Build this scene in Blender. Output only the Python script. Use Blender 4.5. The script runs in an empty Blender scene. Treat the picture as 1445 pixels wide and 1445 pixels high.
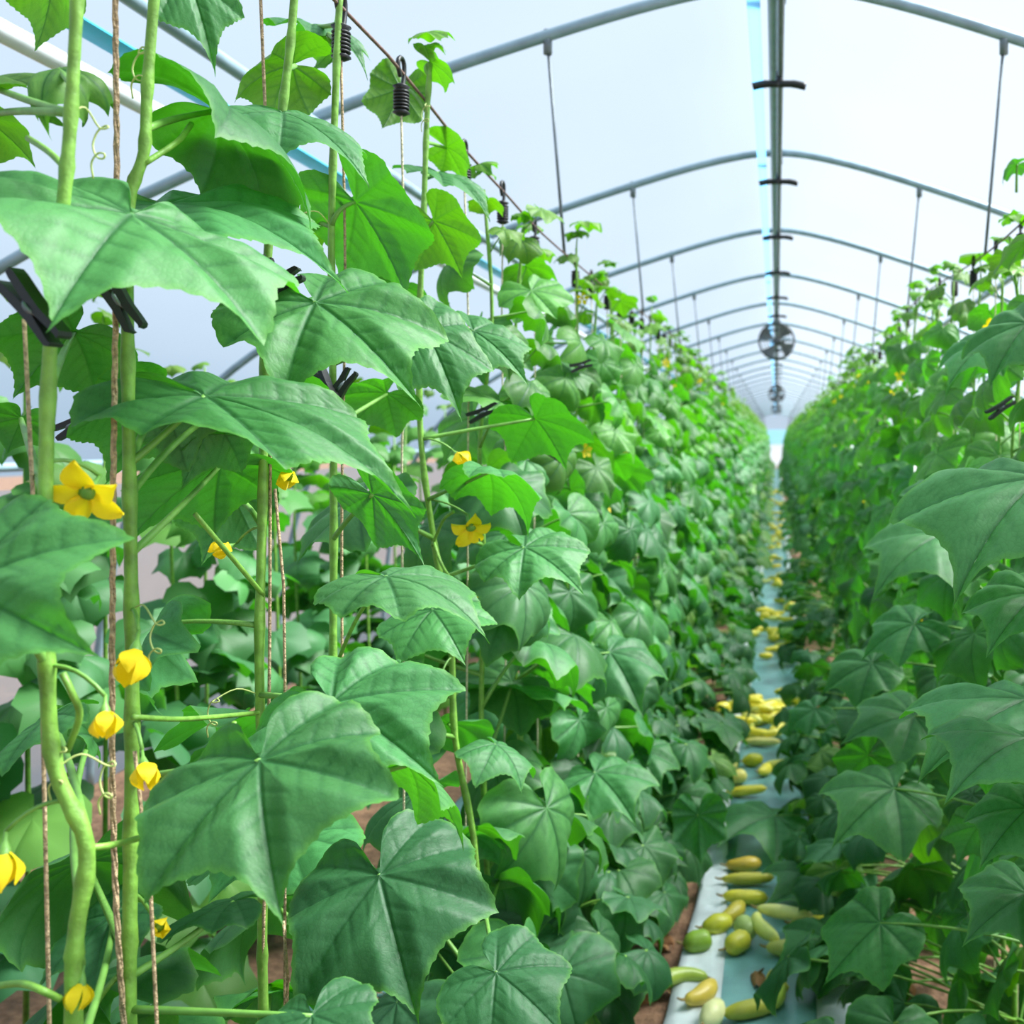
import bpy, math, random
import numpy as np
from mathutils import Vector, Matrix

# ------------------------------------------------------------------ camera, world, sun, exposure
sc = bpy.context.scene
COL = sc.collection
W = 1445.0
F = 1445.0                 # focal length in pixels
VX, VY = 1096.0, 618.0     # vanishing point of the tunnel
CAMZ = 1.5
cam_d = bpy.data.cameras.new('camera')
cam_d.sensor_width = 36.0
cam_d.lens = 36.0 * F / W
cam_d.shift_x = -(VX - W / 2) / W
cam_d.shift_y = (VY - W / 2) / W
cam_d.clip_start = 0.05
cam_d.clip_end = 300
cam_d.dof.use_dof = True
cam_d.dof.focus_distance = 1.15
cam_d.dof.aperture_fstop = 6.8
cam = bpy.data.objects.new('camera', cam_d)
cam.location = (0, 0, CAMZ)
cam.rotation_euler = (math.pi / 2, 0, 0)
COL.objects.link(cam)
sc.camera = cam

world = bpy.data.worlds.new('sky')
sc.world = world
world.use_nodes = True
bg = world.node_tree.nodes['Background']
bg.inputs['Color'].default_value = (0.61, 0.81, 1.0, 1)
bg.inputs['Strength'].default_value = 0.74

sun_d = bpy.data.lights.new('sun', 'SUN')
sun_d.energy = 15.0
sun_d.angle = math.radians(30)
sun_d.color = (1.0, 0.97, 0.90)
sun = bpy.data.objects.new('sun', sun_d)
sdir = Vector((0.62, 0.22, 0.85)).normalized()
sun.rotation_euler = sdir.to_track_quat('Z', 'Y').to_euler()
sun.location = (6, 2, 9)
COL.objects.link(sun)

sc.view_settings.view_transform = 'Standard'
sc.view_settings.look = 'None'
sc.view_settings.exposure = 0.0
sc.view_settings.gamma = 1.0
sc.view_settings.use_curve_mapping = False
sc.cycles.use_denoising = True
sc.cycles.max_bounces = 9
sc.cycles.diffuse_bounces = 4
sc.cycles.transparent_max_bounces = 12
sc.cycles.caustics_reflective = False
sc.cycles.caustics_refractive = False

# ------------------------------------------------------------------ helpers
rnd = random.Random(11)


def at(px, py, d):
    """photo pixel and distance down the tunnel -> point in the place"""
    return Vector(((px - VX) / F * d, d, CAMZ - (py - VY) / F * d))


def ground(px, py):
    d = CAMZ * F / (py - VY)
    return Vector(((px - VX) / F * d, d, 0))


ORD = ['first', 'second', 'third', 'fourth', 'fifth', 'sixth', 'seventh', 'eighth', 'ninth', 'tenth', 'eleventh', 'twelfth',
       'thirteenth', 'fourteenth', 'fifteenth', 'sixteenth', 'seventeenth', 'eighteenth', 'nineteenth', 'twentieth']


def tag(o, label=None, cat=None, group=None, kind=None):
    if label:
        o['label'] = label
    if cat:
        o['category'] = cat
    if group:
        o['group'] = group
    if kind:
        o['kind'] = kind
    return o


def link(name, mesh, parent=None, loc=(0, 0, 0)):
    o = bpy.data.objects.new(name, mesh)
    COL.objects.link(o)
    o.location = loc
    if parent:
        o.parent = parent
    return o


def empty(name, loc=(0, 0, 0), rz=0.0):
    o = bpy.data.objects.new(name, None)
    o.empty_display_size = 0.05
    COL.objects.link(o)
    o.location = loc
    o.rotation_euler = (0, 0, rz)
    return o


class MB:
    """collects verts/faces of one mesh"""

    def __init__(self):
        self.v, self.f, self.n = [], [], 0

    def add(self, v, f):
        self.v.append(np.asarray(v, float))
        self.f += [tuple(i + self.n for i in q) for q in f]
        self.n += len(v)

    def tube(self, pts, rad, n=6, caps=True, twist=0.0):
        P = np.asarray([tuple(p) for p in pts], float)
        k = len(P)
        R = np.full(k, rad) if np.isscalar(rad) else np.asarray(rad, float)
        T = np.gradient(P, axis=0)
        T /= np.linalg.norm(T, axis=1)[:, None] + 1e-12
        ref = np.array([0, 0, 1.0]) if abs(T[0][2]) < .9 else np.array([1.0, 0, 0])
        out = []
        for i in range(k):
            u = ref - T[i] * ref.dot(T[i])
            u /= np.linalg.norm(u) + 1e-12
            w = np.cross(T[i], u)
            ref = u
            a = np.arange(n) * 2 * math.pi / n + twist * i
            out.append(P[i] + R[i] * (np.cos(a)[:, None] * u + np.sin(a)[:, None] * w))
        V = np.concatenate(out)
        Fc = []
        for i in range(k - 1):
            for j in range(n):
                Fc.append((i * n + j, i * n + (j + 1) % n, (i + 1) * n + (j + 1) % n, (i + 1) * n + j))
        if caps:
            Fc.append(tuple(range(n))[::-1])
            Fc.append(tuple((k - 1) * n + j for j in range(n)))
        self.add(V, Fc)
        return self

    def box(self, c, s, rot=None):
        c = Vector(c)
        V = []
        for z in (-.5, .5):
            for y in (-.5, .5):
                for x in (-.5, .5):
                    p = Vector((x * s[0], y * s[1], z * s[2]))
                    if rot:
                        p = rot @ p
                    V.append(tuple(c + p))
        self.add(V, [(0, 2, 3, 1), (4, 5, 7, 6), (0, 1, 5, 4), (2, 6, 7, 3), (0, 4, 6, 2), (1, 3, 7, 5)])
        return self

    def ring(self, c, r, rt, axis='y', n=24, m=6):
        """torus about an axis"""
        V, Fc = [], []
        for i in range(n):
            a = 2 * math.pi * i / n
            for j in range(m):
                b = 2 * math.pi * j / m
                rr = r + rt * math.cos(b)
                p = (rr * math.cos(a), rt * math.sin(b), rr * math.sin(a)) if axis == 'y' else (rr * math.cos(a), rr * math.sin(a), rt * math.sin(b))
                V.append((c[0] + p[0], c[1] + p[1], c[2] + p[2]))
                Fc.append((i * m + j, ((i + 1) % n) * m + j, ((i + 1) % n) * m + (j + 1) % m, i * m + (j + 1) % m))
        self.add(V, Fc)
        return self

    def mesh(self, name, mat, smooth=True):
        me = bpy.data.meshes.new(name)
        V = np.concatenate(self.v)
        me.from_pydata(V.tolist(), [], self.f)
        me.materials.append(mat)
        if smooth:
            me.polygons.foreach_set('use_smooth', [True] * len(me.polygons))
        me.update()
        return me

    def build(self, name, mat, parent=None, loc=(0, 0, 0), smooth=True):
        return link(name, self.mesh(name, mat, smooth), parent, loc)


def bez(a, b, c, n=8):
    a, b, c = Vector(a), Vector(b), Vector(c)
    return [a * (1 - t) ** 2 + b * 2 * t * (1 - t) + c * t * t for t in [i / n for i in range(n + 1)]]


def spline(pts, n=6):
    """Catmull-Rom through the points"""
    P = [Vector(p) for p in pts]
    P = [P[0] * 2 - P[1]] + P + [P[-1] * 2 - P[-2]]
    out = []
    for i in range(1, len(P) - 2):
        for j in range(n):
            t = j / n
            a, b, c, d = P[i - 1], P[i], P[i + 1], P[i + 2]
            out.append(.5 * (2 * b + (c - a) * t + (2 * a - 5 * b + 4 * c - d) * t * t + (3 * b - a - 3 * c + d) * t ** 3))
    out.append(P[-2])
    return out


# ------------------------------------------------------------------ materials
def mat_new(name):
    m = bpy.data.materials.new(name)
    m.use_nodes = True
    nt = m.node_tree
    nt.nodes.clear()
    out = nt.nodes.new('ShaderNodeOutputMaterial')
    return m, nt, out


def nd(nt, typ, **kw):
    n = nt.nodes.new(typ)
    for k, v in kw.items():
        if k in n.inputs.keys():
            n.inputs[k].default_value = v
        else:
            setattr(n, k, v)
    return n


def simple(name, col, rough=.5, metal=0.0, noise=.0, nscale=30.0, bump=0.0, spec=.5, bscale=None):
    m, nt, out = mat_new(name)
    p = nd(nt, 'ShaderNodeBsdfPrincipled', Roughness=rough, Metallic=metal)
    p.inputs['Specular IOR Level'].default_value = spec
    p.inputs['Base Color'].default_value = (*col, 1)
    tc = nd(nt, 'ShaderNodeTexCoord')
    nz = nd(nt, 'ShaderNodeTexNoise', Scale=nscale, Detail=5.0)
    nt.links.new(tc.outputs['Object'], nz.inputs['Vector'])
    if noise:
        cr = nd(nt, 'ShaderNodeValToRGB')
        cr.color_ramp.elements[0].position = .3
        cr.color_ramp.elements[1].position = .7
        cr.color_ramp.elements[0].color = (*[c * (1 - noise) for c in col], 1)
        cr.color_ramp.elements[1].color = (*[min(1, c * (1 + noise)) for c in col], 1)
        nt.links.new(nz.outputs['Fac'], cr.inputs['Fac'])
        nt.links.new(cr.outputs['Color'], p.inputs['Base Color'])
    if bump:
        b = nd(nt, 'ShaderNodeBump', Strength=bump, Distance=.01)
        nt.links.new(nz.outputs['Fac'], b.inputs['Height'])
        nt.links.new(b.outputs['Normal'], p.inputs['Normal'])
    nt.links.new(p.outputs['BSDF'], out.inputs['Surface'])
    return m


def leaf_material(name, far=False):
    m, nt, out = mat_new(name)
    L = nt.links.new
    base = nd(nt, 'ShaderNodeRGB')
    base.outputs[0].default_value = (0.074, 0.245, 0.074, 1)
    trans = nd(nt, 'ShaderNodeRGB')
    trans.outputs[0].default_value = (0.060, 0.36, 0.004, 1)
    if far:
        gi = nd(nt, 'ShaderNodeNewGeometry')
        cr = nd(nt, 'ShaderNodeAttribute', attribute_name='tone')
        mulc = cr.outputs['Color']
        rv = gi.outputs['Random Per Island']
    else:
        oi = nd(nt, 'ShaderNodeObjectInfo')
        mulc = oi.outputs['Color']
        rv = oi.outputs['Random']
    # large soft blotches
    tc = nd(nt, 'ShaderNodeTexCoord')
    nz = nd(nt, 'ShaderNodeTexNoise', Scale=4.0, Detail=4.0)
    L(tc.outputs['Object'], nz.inputs['Vector'])
    mr = nd(nt, 'ShaderNodeMapRange')
    mr.inputs['To Min'].default_value = .82
    mr.inputs['To Max'].default_value = 1.2
    L(nz.outputs['Fac'], mr.inputs['Value'])
    mr2 = nd(nt, 'ShaderNodeMapRange')
    mr2.inputs['To Min'].default_value = .8
    mr2.inputs['To Max'].default_value = 1.2
    L(rv, mr2.inputs['Value'])
    mm = nd(nt, 'ShaderNodeMath', operation='MULTIPLY')
    L(mr.outputs[0], mm.inputs[0])
    L(mr2.outputs[0], mm.inputs[1])

    def mul(a, b):
        x = nd(nt, 'ShaderNodeMix', data_type='RGBA', blend_type='MULTIPLY')
        x.inputs[0].default_value = 1
        L(a, x.inputs[6])
        L(b, x.inputs[7])
        return x.outputs[2]
    c = mul(mul(base.outputs[0], mulc), mm.outputs[0])
    t = mul(mul(trans.outputs[0], mulc), mm.outputs[0])
    if not far:
        va = nd(nt, 'ShaderNodeAttribute', attribute_name='vein')
        vx = nd(nt, 'ShaderNodeMix', data_type='RGBA')
        vf = nd(nt, 'ShaderNodeMath', operation='MULTIPLY')
        vf.inputs[1].default_value = .9
        L(va.outputs['Fac'], vf.inputs[0])
        L(vf.outputs[0], vx.inputs[0])
        L(c, vx.inputs[6])
        vx.inputs[7].default_value = (0.026, 0.11, 0.040, 1)
        c = vx.outputs[2]
        # pale bloom on the leaf margin
        ea = nd(nt, 'ShaderNodeAttribute', attribute_name='rim')
        ex = nd(nt, 'ShaderNodeMix', data_type='RGBA')
        L(ea.outputs['Fac'], ex.inputs[0])
        L(c, ex.inputs[6])
        ex.inputs[7].default_value = (0.12, 0.36, 0.05, 1)
        c = ex.outputs[2]
    p = nd(nt, 'ShaderNodeBsdfPrincipled', Roughness=.5)
    p.inputs['Specular IOR Level'].default_value = .36
    if far:
        L(c, p.inputs['Base Color'])
    if not far:
        vo = nd(nt, 'ShaderNodeTexVoronoi', Scale=30.0, feature='DISTANCE_TO_EDGE')
        uv = nd(nt, 'ShaderNodeAttribute', attribute_name='flat')
        L(uv.outputs['Vector'], vo.inputs['Vector'])
        vm = nd(nt, 'ShaderNodeMath', operation='MINIMUM')
        vm.inputs[1].default_value = .22
        L(vo.outputs['Distance'], vm.inputs[0])
        b = nd(nt, 'ShaderNodeBump', Strength=.07, Distance=.005)
        L(vm.outputs[0], b.inputs['Height'])
        L(b.outputs['Normal'], p.inputs['Normal'])
        nk = nd(nt, 'ShaderNodeMapRange')
        nk.inputs['From Max'].default_value = .10
        nk.inputs['To Min'].default_value = .84
        L(vo.outputs['Distance'], nk.inputs['Value'])
        c2 = mul(c, nk.outputs[0])
        L(c2, p.inputs['Base Color'])
    tr = nd(nt, 'ShaderNodeBsdfTranslucent')
    L(t, tr.inputs['Color'])
    mx = nd(nt, 'ShaderNodeMixShader')
    mx.inputs[0].default_value = .36
    L(p.outputs['BSDF'], mx.inputs[1])
    L(tr.outputs['BSDF'], mx.inputs[2])
    L(mx.outputs[0], out.inputs['Surface'])
    return m


def petal_material():
    m, nt, out = mat_new('petal_yellow')
    p = nd(nt, 'ShaderNodeBsdfPrincipled', Roughness=.6)
    tc = nd(nt, 'ShaderNodeTexCoord')
    nz = nd(nt, 'ShaderNodeTexNoise', Scale=120.0)
    nt.links.new(tc.outputs['Object'], nz.inputs['Vector'])
    cr = nd(nt, 'ShaderNodeValToRGB')
    cr.color_ramp.elements[0].color = (.90, .62, .004, 1)
    cr.color_ramp.elements[1].color = (1.0, .80, .02, 1)
    nt.links.new(nz.outputs['Fac'], cr.inputs['Fac'])
    nt.links.new(cr.outputs['Color'], p.inputs['Base Color'])
    tr = nd(nt, 'ShaderNodeBsdfTranslucent')
    tr.inputs['Color'].default_value = (1.0, .78, .01, 1)
    mx = nd(nt, 'ShaderNodeMixShader')
    mx.inputs[0].default_value = .35
    nt.links.new(p.outputs[0], mx.inputs[1])
    nt.links.new(tr.outputs[0], mx.inputs[2])
    nt.links.new(mx.outputs[0], out.inputs['Surface'])
    return m


def film_material(name, tcol, dcol, fac):
    m, nt, out = mat_new(name)
    t = nd(nt, 'ShaderNodeBsdfTransparent')
    t.inputs['Color'].default_value = (*tcol, 1)
    d = nd(nt, 'ShaderNodeBsdfTranslucent')
    tc = nd(nt, 'ShaderNodeTexCoord')
    mp = nd(nt, 'ShaderNodeMapping')
    mp.inputs['Scale'].default_value = (.6, .9, .6)
    nz = nd(nt, 'ShaderNodeTexNoise', Scale=1.3, Detail=3.0)
    nt.links.new(tc.outputs['Object'], mp.inputs[0])
    nt.links.new(mp.outputs[0], nz.inputs['Vector'])
    cr = nd(nt, 'ShaderNodeValToRGB')
    cr.color_ramp.elements[0].color = (*[c * .9 for c in dcol], 1)
    cr.color_ramp.elements[1].color = (*dcol, 1)
    nt.links.new(nz.outputs['Fac'], cr.inputs['Fac'])
    nt.links.new(cr.outputs[0], d.inputs['Color'])
    mx = nd(nt, 'ShaderNodeMixShader')
    mx.inputs[0].default_value = fac
    nt.links.new(t.outputs[0], mx.inputs[1])
    nt.links.new(d.outputs[0], mx.inputs[2])
    nt.links.new(mx.outputs[0], out.inputs['Surface'])
    return m


def soil_material():
    m, nt, out = mat_new('soil')
    L = nt.links.new
    p = nd(nt, 'ShaderNodeBsdfPrincipled', Roughness=.9)
    tc = nd(nt, 'ShaderNodeTexCoord')
    n1 = nd(nt, 'ShaderNodeTexNoise', Scale=9.0, Detail=8.0)
    n2 = nd(nt, 'ShaderNodeTexNoise', Scale=45.0, Detail=6.0)
    L(tc.outputs['Object'], n1.inputs['Vector'])
    L(tc.outputs['Object'], n2.inputs['Vector'])
    cr = nd(nt, 'ShaderNodeValToRGB')
    e = cr.color_ramp.elements
    e[0].position = .32
    e[0].color = (.11, .060, .032, 1)
    e[1].position = .68
    e[1].color = (.38, .22, .125, 1)
    x = e.new(.5)
    x.color = (.22, .12, .07, 1)
    mx = nd(nt, 'ShaderNodeMath', operation='ADD')
    s = nd(nt, 'ShaderNodeMath', operation='MULTIPLY')
    s.inputs[1].default_value = .5
    L(n1.outputs['Fac'], mx.inputs[0])
    L(n2.outputs['Fac'], mx.inputs[1])
    L(mx.outputs[0], s.inputs[0])
    L(s.outputs[0], cr.inputs['Fac'])
    L(cr.outputs[0], p.inputs['Base Color'])
    b = nd(nt, 'ShaderNodeBump', Strength=.9, Distance=.03)
    L(s.outputs[0], b.inputs['Height'])
    L(b.outputs[0], p.inputs['Normal'])
    L(p.outputs[0], out.inputs['Surface'])
    return m


def tinted(name, rough=.45, sss=False, bump=.2, spec=.5):
    """object colour times fine mottling: one material for alike fruits and dry leaves of many colours"""
    m, nt, out = mat_new(name)
    L = nt.links.new
    oi = nd(nt, 'ShaderNodeObjectInfo')
    tc = nd(nt, 'ShaderNodeTexCoord')
    nz = nd(nt, 'ShaderNodeTexNoise', Scale=35.0, Detail=4.0)
    L(tc.outputs['Object'], nz.inputs['Vector'])
    mr = nd(nt, 'ShaderNodeMapRange')
    mr.inputs['To Min'].default_value = .7
    mr.inputs['To Max'].default_value = 1.25
    L(nz.outputs['Fac'], mr.inputs['Value'])
    x = nd(nt, 'ShaderNodeMix', data_type='RGBA', blend_type='MULTIPLY')
    x.inputs[0].default_value = 1
    L(oi.outputs['Color'], x.inputs[6])
    L(mr.outputs[0], x.inputs[7])
    p = nd(nt, 'ShaderNodeBsdfPrincipled', Roughness=rough)
    p.inputs['Specular IOR Level'].default_value = spec
    L(x.outputs[2], p.inputs['Base Color'])
    b = nd(nt, 'ShaderNodeBump', Strength=bump, Distance=.004)
    L(nz.outputs['Fac'], b.inputs['Height'])
    L(b.outputs[0], p.inputs['Normal'])
    L(p.outputs[0], out.inputs['Surface'])
    return m


M_LEAF = leaf_material('leaf_green')
M_FOL = leaf_material('foliage_green', far=True)
M_STEM = simple('stem_green', (.17, .36, .05), .5, noise=.3, nscale=60, bump=.3)
M_PET = simple('petiole_green', (.15, .34, .06), .5, noise=.2, nscale=60)
M_TENDRIL = simple('tendril_pale', (.45, .55, .18), .5, noise=.15)
M_PETAL = petal_material()
M_TWINE = simple('jute_twine', (.50, .36, .22), .9, noise=.45, nscale=220, bump=.8)
M_PALETWINE = simple('pale_twine', (.62, .58, .38), .9, noise=.3, nscale=220, bump=.6)
M_BLACK = simple('black_plastic', (.010, .011, .012), .45, noise=.2)
M_STEEL = simple('galvanised_steel', (.27, .38, .45), .42, metal=.2, noise=.15, nscale=18, bump=.05)
M_DARKSTEEL = simple('dark_wire', (.15, .18, .20), .5, metal=.4, noise=.2)
M_RUST = simple('rusty_wire', (.20, .12, .10), .6, metal=.3, noise=.3, nscale=90)
M_WHITEPIPE = simple('white_pipe', (.72, .76, .78), .4, noise=.05)
M_BLUEBAND = simple('blue_film', (.03, .42, .66), .35, noise=.12, nscale=12)
M_PALEBLUE = None
M_SHEET = simple('teal_ground_cover', (.16, .36, .36), .38, noise=.22, nscale=9, bump=.25)
M_WHITEFILM = simple('white_mulch_film', (.60, .67, .70), .35, noise=.18, nscale=12, bump=.3)
M_SOIL = soil_material()
M_FRUIT = tinted('cucumber_skin', .38)
M_DRY = tinted('dry_leaf', .8, bump=.8, spec=.2)
M_STUB = simple('dry_stalk', (.30, .22, .08), .7, noise=.2)
M_GUARD = simple('fan_grey', (.09, .10, .11), .5, metal=.3, noise=.15)
M_BLADE = simple('fan_blade_pale', (.50, .52, .50), .4, metal=.2, noise=.1)
M_FILM = film_material('greenhouse_film', (.90, .95, 1.0), (.88, .92, 1.0), .15)
M_FILMLOW = film_material('side_film', (.78, .90, 1.0), (.82, .92, 1.0), .75)
M_PALEBLUE = film_material('pale_blue_film', (.58, .82, .98), (.45, .76, .98), .5)
M_DOOR = film_material('door_blue', (.70, .92, 1.0), (.60, .90, 1.0), .5)
M_DOORW = film_material('door_white', (.9, .95, 1.0), (.9, .95, 1.0), .6)
M_CLAMP = simple('zinc_clamp', (.16, .20, .22), .5, metal=.5, noise=.2)

# ------------------------------------------------------------------ the greenhouse
Y0, Y1 = -4.0, 53.0
PROF = [(0, 2.72), (.25, 2.685), (.617, 2.58), (1.15, 2.395), (1.63, 2.185), (2.09, 1.955), (2.45, 1.68), (2.72, 1.30), (2.86, .85), (2.92, .4), (2.94, 0)]
half = [Vector((x, 0, z)) for x, z in PROF]


def profile(off=0.0, n=4):
    pts = spline([Vector((-v.x, 0, v.z)) for v in half[:0:-1]] + half, n)
    if off:
        out = []
        for i, p in enumerate(pts):
            a, b = pts[max(i - 1, 0)], pts[min(i + 1, len(pts) - 1)]
            t = (b - a).normalized()
            out.append(p + Vector((-t.z, 0, t.x)) * off)
        return out
    return pts


# floor: one gently uneven sheet of earth
mb = MB()
xs = np.concatenate([np.linspace(-30, -3.2, 6), np.linspace(-3, 3, 61), np.linspace(3.2, 30, 6)])
ys = np.concatenate([np.linspace(-12, 0, 5), np.linspace(.4, 16, 90), np.linspace(17, 80, 30)])
gx, gy = np.meshgrid(xs, ys)
gz = -.012 + .008 * np.sin(gx * 9 + 1.3 * np.sin(gy * 5)) * np.sin(gy * 7.3 + gx * 3)
nx = len(xs)
mb.add(np.stack([gx.ravel(), gy.ravel(), gz.ravel()], 1),
       [(j * nx + i, j * nx + i + 1, (j + 1) * nx + i + 1, (j + 1) * nx + i) for j in range(len(ys) - 1) for i in range(nx - 1)])
tag(mb.build('floor', M_SOIL), 'bare brown earth floor under the vines', kind='structure')


def strip(name, x0, x1, y0, y1, z, mat, label, wob=.012, cat='sheet', nx=7):
    mb = MB()
    ny = int((y1 - y0) / .12)
    V = []
    for j in range(ny + 1):
        y = y0 + (y1 - y0) * j / ny
        for i in range(nx):
            t = i / (nx - 1)
            edge = wob * 1.5 * math.sin(y * 2.1 + (0 if t < .5 else 2)) * (1 if i in (0, nx - 1) else .3)
            V.append((x0 + (x1 - x0) * t + edge, y, z + .004 * math.sin(y * 11 + t * 9) + .003 * math.sin(y * 23 - t * 17)))
    mb.add(V, [(j * nx + i, j * nx + i + 1, (j + 1) * nx + i + 1, (j + 1) * nx + i) for j in range(ny) for i in range(nx - 1)])
    o = mb.build(name, mat)
    md = o.modifiers.new('thickness', 'SOLIDIFY')
    md.thickness = .002
    md.offset = 1
    return tag(o, label, cat)


strip('ground_cover', -.20, .14, .5, 50, .008, M_SHEET, 'teal plastic ground cover running down the aisle under the fallen cucumbers')
strip('ground_cover', -1.32, -.84, .5, 30, .008, M_SHEET, 'teal plastic ground cover between the left row and the outer row')
strip('mulch_film', -.27, -.17, .5, 50, .016, M_WHITEFILM, 'narrow white mulch film along the left edge of the teal aisle cover', .015, 'sheet', 5)
strip('mulch_film', .115, .185, .5, 50, .016, M_WHITEFILM, 'narrow white mulch film along the right edge of the teal aisle cover', .012, 'sheet', 5)

# the film cover, panel by panel between the profile points
pf = profile(.022)
ncut = [i for i, p in enumerate(pf) if p.z > 1.25]
i0, i1 = ncut[0], ncut[-1]
mid = len(pf) // 2


def film(name, pts, mat, label):
    mb = MB()
    ny = 72
    V = []
    for j in range(ny + 1):
        y = Y0 + (Y1 - Y0) * j / ny
        for k, p in enumerate(pts):
            V.append((p.x, y, p.z + .006 * math.sin(j * 1.57 + k)))
    n = len(pts)
    mb.add(V, [(j * n + i, j * n + i + 1, (j + 1) * n + i + 1, (j + 1) * n + i) for j in range(ny) for i in range(n - 1)])
    return tag(mb.build(name, mat), label, kind='structure')


film('ceiling', pf[i0:mid + 1], M_FILM, 'milky plastic film of the left roof slope')
film('ceiling', pf[mid:i1 + 1], M_FILM, 'milky plastic film of the right roof slope')
film('wall_left', pf[:i0 + 1], M_FILMLOW, 'bluish plastic film of the left side wall')
film('wall_right', pf[i1:], M_FILMLOW, 'bluish plastic film of the right side wall')
for nm, yy, lb in (('wall_back', Y1, 'film end wall closing the far end of the tunnel'), ('wall_front', Y0, 'film end wall behind the viewer')):
    mb = MB()
    V = [(p.x, yy, p.z) for p in pf] + [(p.x, yy, 0) for p in pf]
    n = len(pf)
    mb.add(V, [(i, i + 1, n + i + 1, n + i) for i in range(n - 1)])
    tag(mb.build(nm, M_FILM), lb, kind='structure')
# door at the far end
dr = empty('door_1', (0, Y1 - .12, 0))
tag(dr, 'blue and white sliding door at the far end of the aisle', kind='structure')
MB().box((0, 0, 1.55), (1.7, .04, .75)).build('door_panel', M_DOOR, dr, smooth=False)
MB().box((0, 0, .59), (1.7, .04, 1.15)).build('door_panel', M_DOORW, dr, smooth=False)
MB().box((-.88, 0, .97), (.06, .06, 1.94)).build('door_frame', M_STEEL, dr, smooth=False)
MB().box((.88, 0, .97), (.06, .06, 1.94)).build('door_frame', M_STEEL, dr, smooth=False)

# arches
AY = [1.12 + 1.63 * i for i in range(-3, 32)]
AY = [y for y in AY if y < Y1 - .3]
arch_me = MB().tube(profile(0, 5), .0165, 8).mesh('arch_pipe', M_STEEL)
clamp_me = MB().box((0, 0, 2.70), (.05, .05, .05)).mesh('clamp', M_CLAMP, False)
seen = [y for y in AY if y > 2]
for y in AY:
    k = seen.index(y) if y in seen else -1
    a = link('roof_arch', arch_me, None, (0, y, 0))
    if k < 0:
        continue
    c = link('clamp', clamp_me, a)
    if k < 8:
        tag(a, f'bent galvanised steel roof arch, {ORD[k]} from the top of the picture', 'arch', 'roof arches')
    else:
        tag(a, 'thin distant steel roof arch behind the large fan', 'arch', 'distant roof arches')
for o in [o for o in COL.objects if o.name.startswith('roof_arch') and 'label' not in o]:
    tag(o, 'galvanised roof arch near the viewer, crossing the upper left corner', 'arch', 'roof arches overhead')

# long pipes
def runner(name, x, z, r, mat, label, y0=Y0 + .1, y1=Y1 - .2, cat='pipe', n=8):
    return tag(MB().tube([(x, y, z) for y in np.linspace(y0, y1, 30)], r, n).build(name, mat), label, cat)


runner('ridge_pipe', -.006, 2.672, .019, M_STEEL, 'galvanised ridge pipe running along the top of the tunnel')
runner('purlin_pipe', -1.22, 2.33, .017, M_STEEL, 'galvanised purlin pipe along the left roof slope')
runner('purlin_pipe', 1.22, 2.33, .017, M_STEEL, 'galvanised purlin pipe along the right roof slope')
runner('water_pipe', -1.40, 2.235, .022, M_WHITEPIPE, 'white water pipe beside the left purlin, beneath the blue band')
runner('side_pipe', -2.62, 1.40, .016, M_STEEL, 'low galvanised pipe along the left side wall')
runner('side_pipe', 2.62, 1.40, .016, M_STEEL, 'low galvanised pipe along the right side wall')
mb = MB()
mb.box((-1.36, 24.4, 2.305), (.04, 56, .006), Matrix.Rotation(-.42, 3, 'Y').to_3x3())
tag(mb.build('film_band', M_BLUEBAND, smooth=False), 'bright blue band of rolled film along the left roof slope', 'band')
tag(MB().box((-.062, 24.4, 2.66), (.036, 56, .004)).build('ridge_band', M_PALEBLUE, smooth=False), 'pale blue film band beside the ridge pipe', 'band')
runner('mist_pipe', .012, 2.632, .0095, M_DARKSTEEL, 'thin dark mist pipe hung just below the ridge pipe')

# mist nozzles: black T pieces with drooping arms
noz_stem = MB().tube([(0, 0, .012), (0, 0, -.018), (0, 0, -.032)], [.010, .012, .007], 8).mesh('stem', M_BLACK)
noz_arm = MB().tube(spline([(0, 0, -.026), (.045, 0, -.026), (.083, 0, -.034)], 4), [.0115] * 4 + [.0125] * 5, 8).mesh('arm', M_BLACK)
for i in range(24):
    y = 3.2 + 1.22 * i
    t = empty('mist_nozzle', (.008, y, 2.632))
    link('stem', noz_stem, t)
    link('arm', noz_arm, t)
    a = link('arm', noz_arm, t)
    a.rotation_euler = (0, 0, math.pi)
    if i < 6:
        tag(t, f'black T shaped mist nozzle under the ridge, {ORD[i]} from the top', 'nozzle', 'mist nozzles')
    else:
        tag(t, 'tiny black mist nozzle under the ridge behind the large fan', 'nozzle', 'distant mist nozzles')

# hanging rods from arches down to the trellis wires
LX, RX = -.57, .56
WIRE_L = [(-3.5, .58), (0, .58), (1.0, .572), (1.34, .564), (1.55, .56), (1.87, .525), (2.13, .515), (2.41, .497), (2.75, .495), (3.4, .50), (4.38, .53), (5.6, .56), (8, .555), (52, .55)]


def wire_h(y, s=-1):
    P = WIRE_L
    if s > 0:
        return CAMZ + .52 + .03 * math.sin(y * 1.9)
    for (a, ha), (b, hb) in zip(P, P[1:]):
        if y <= b:
            return CAMZ + ha + (hb - ha) * (y - a) / (b - a)
    return CAMZ + .55


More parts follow.
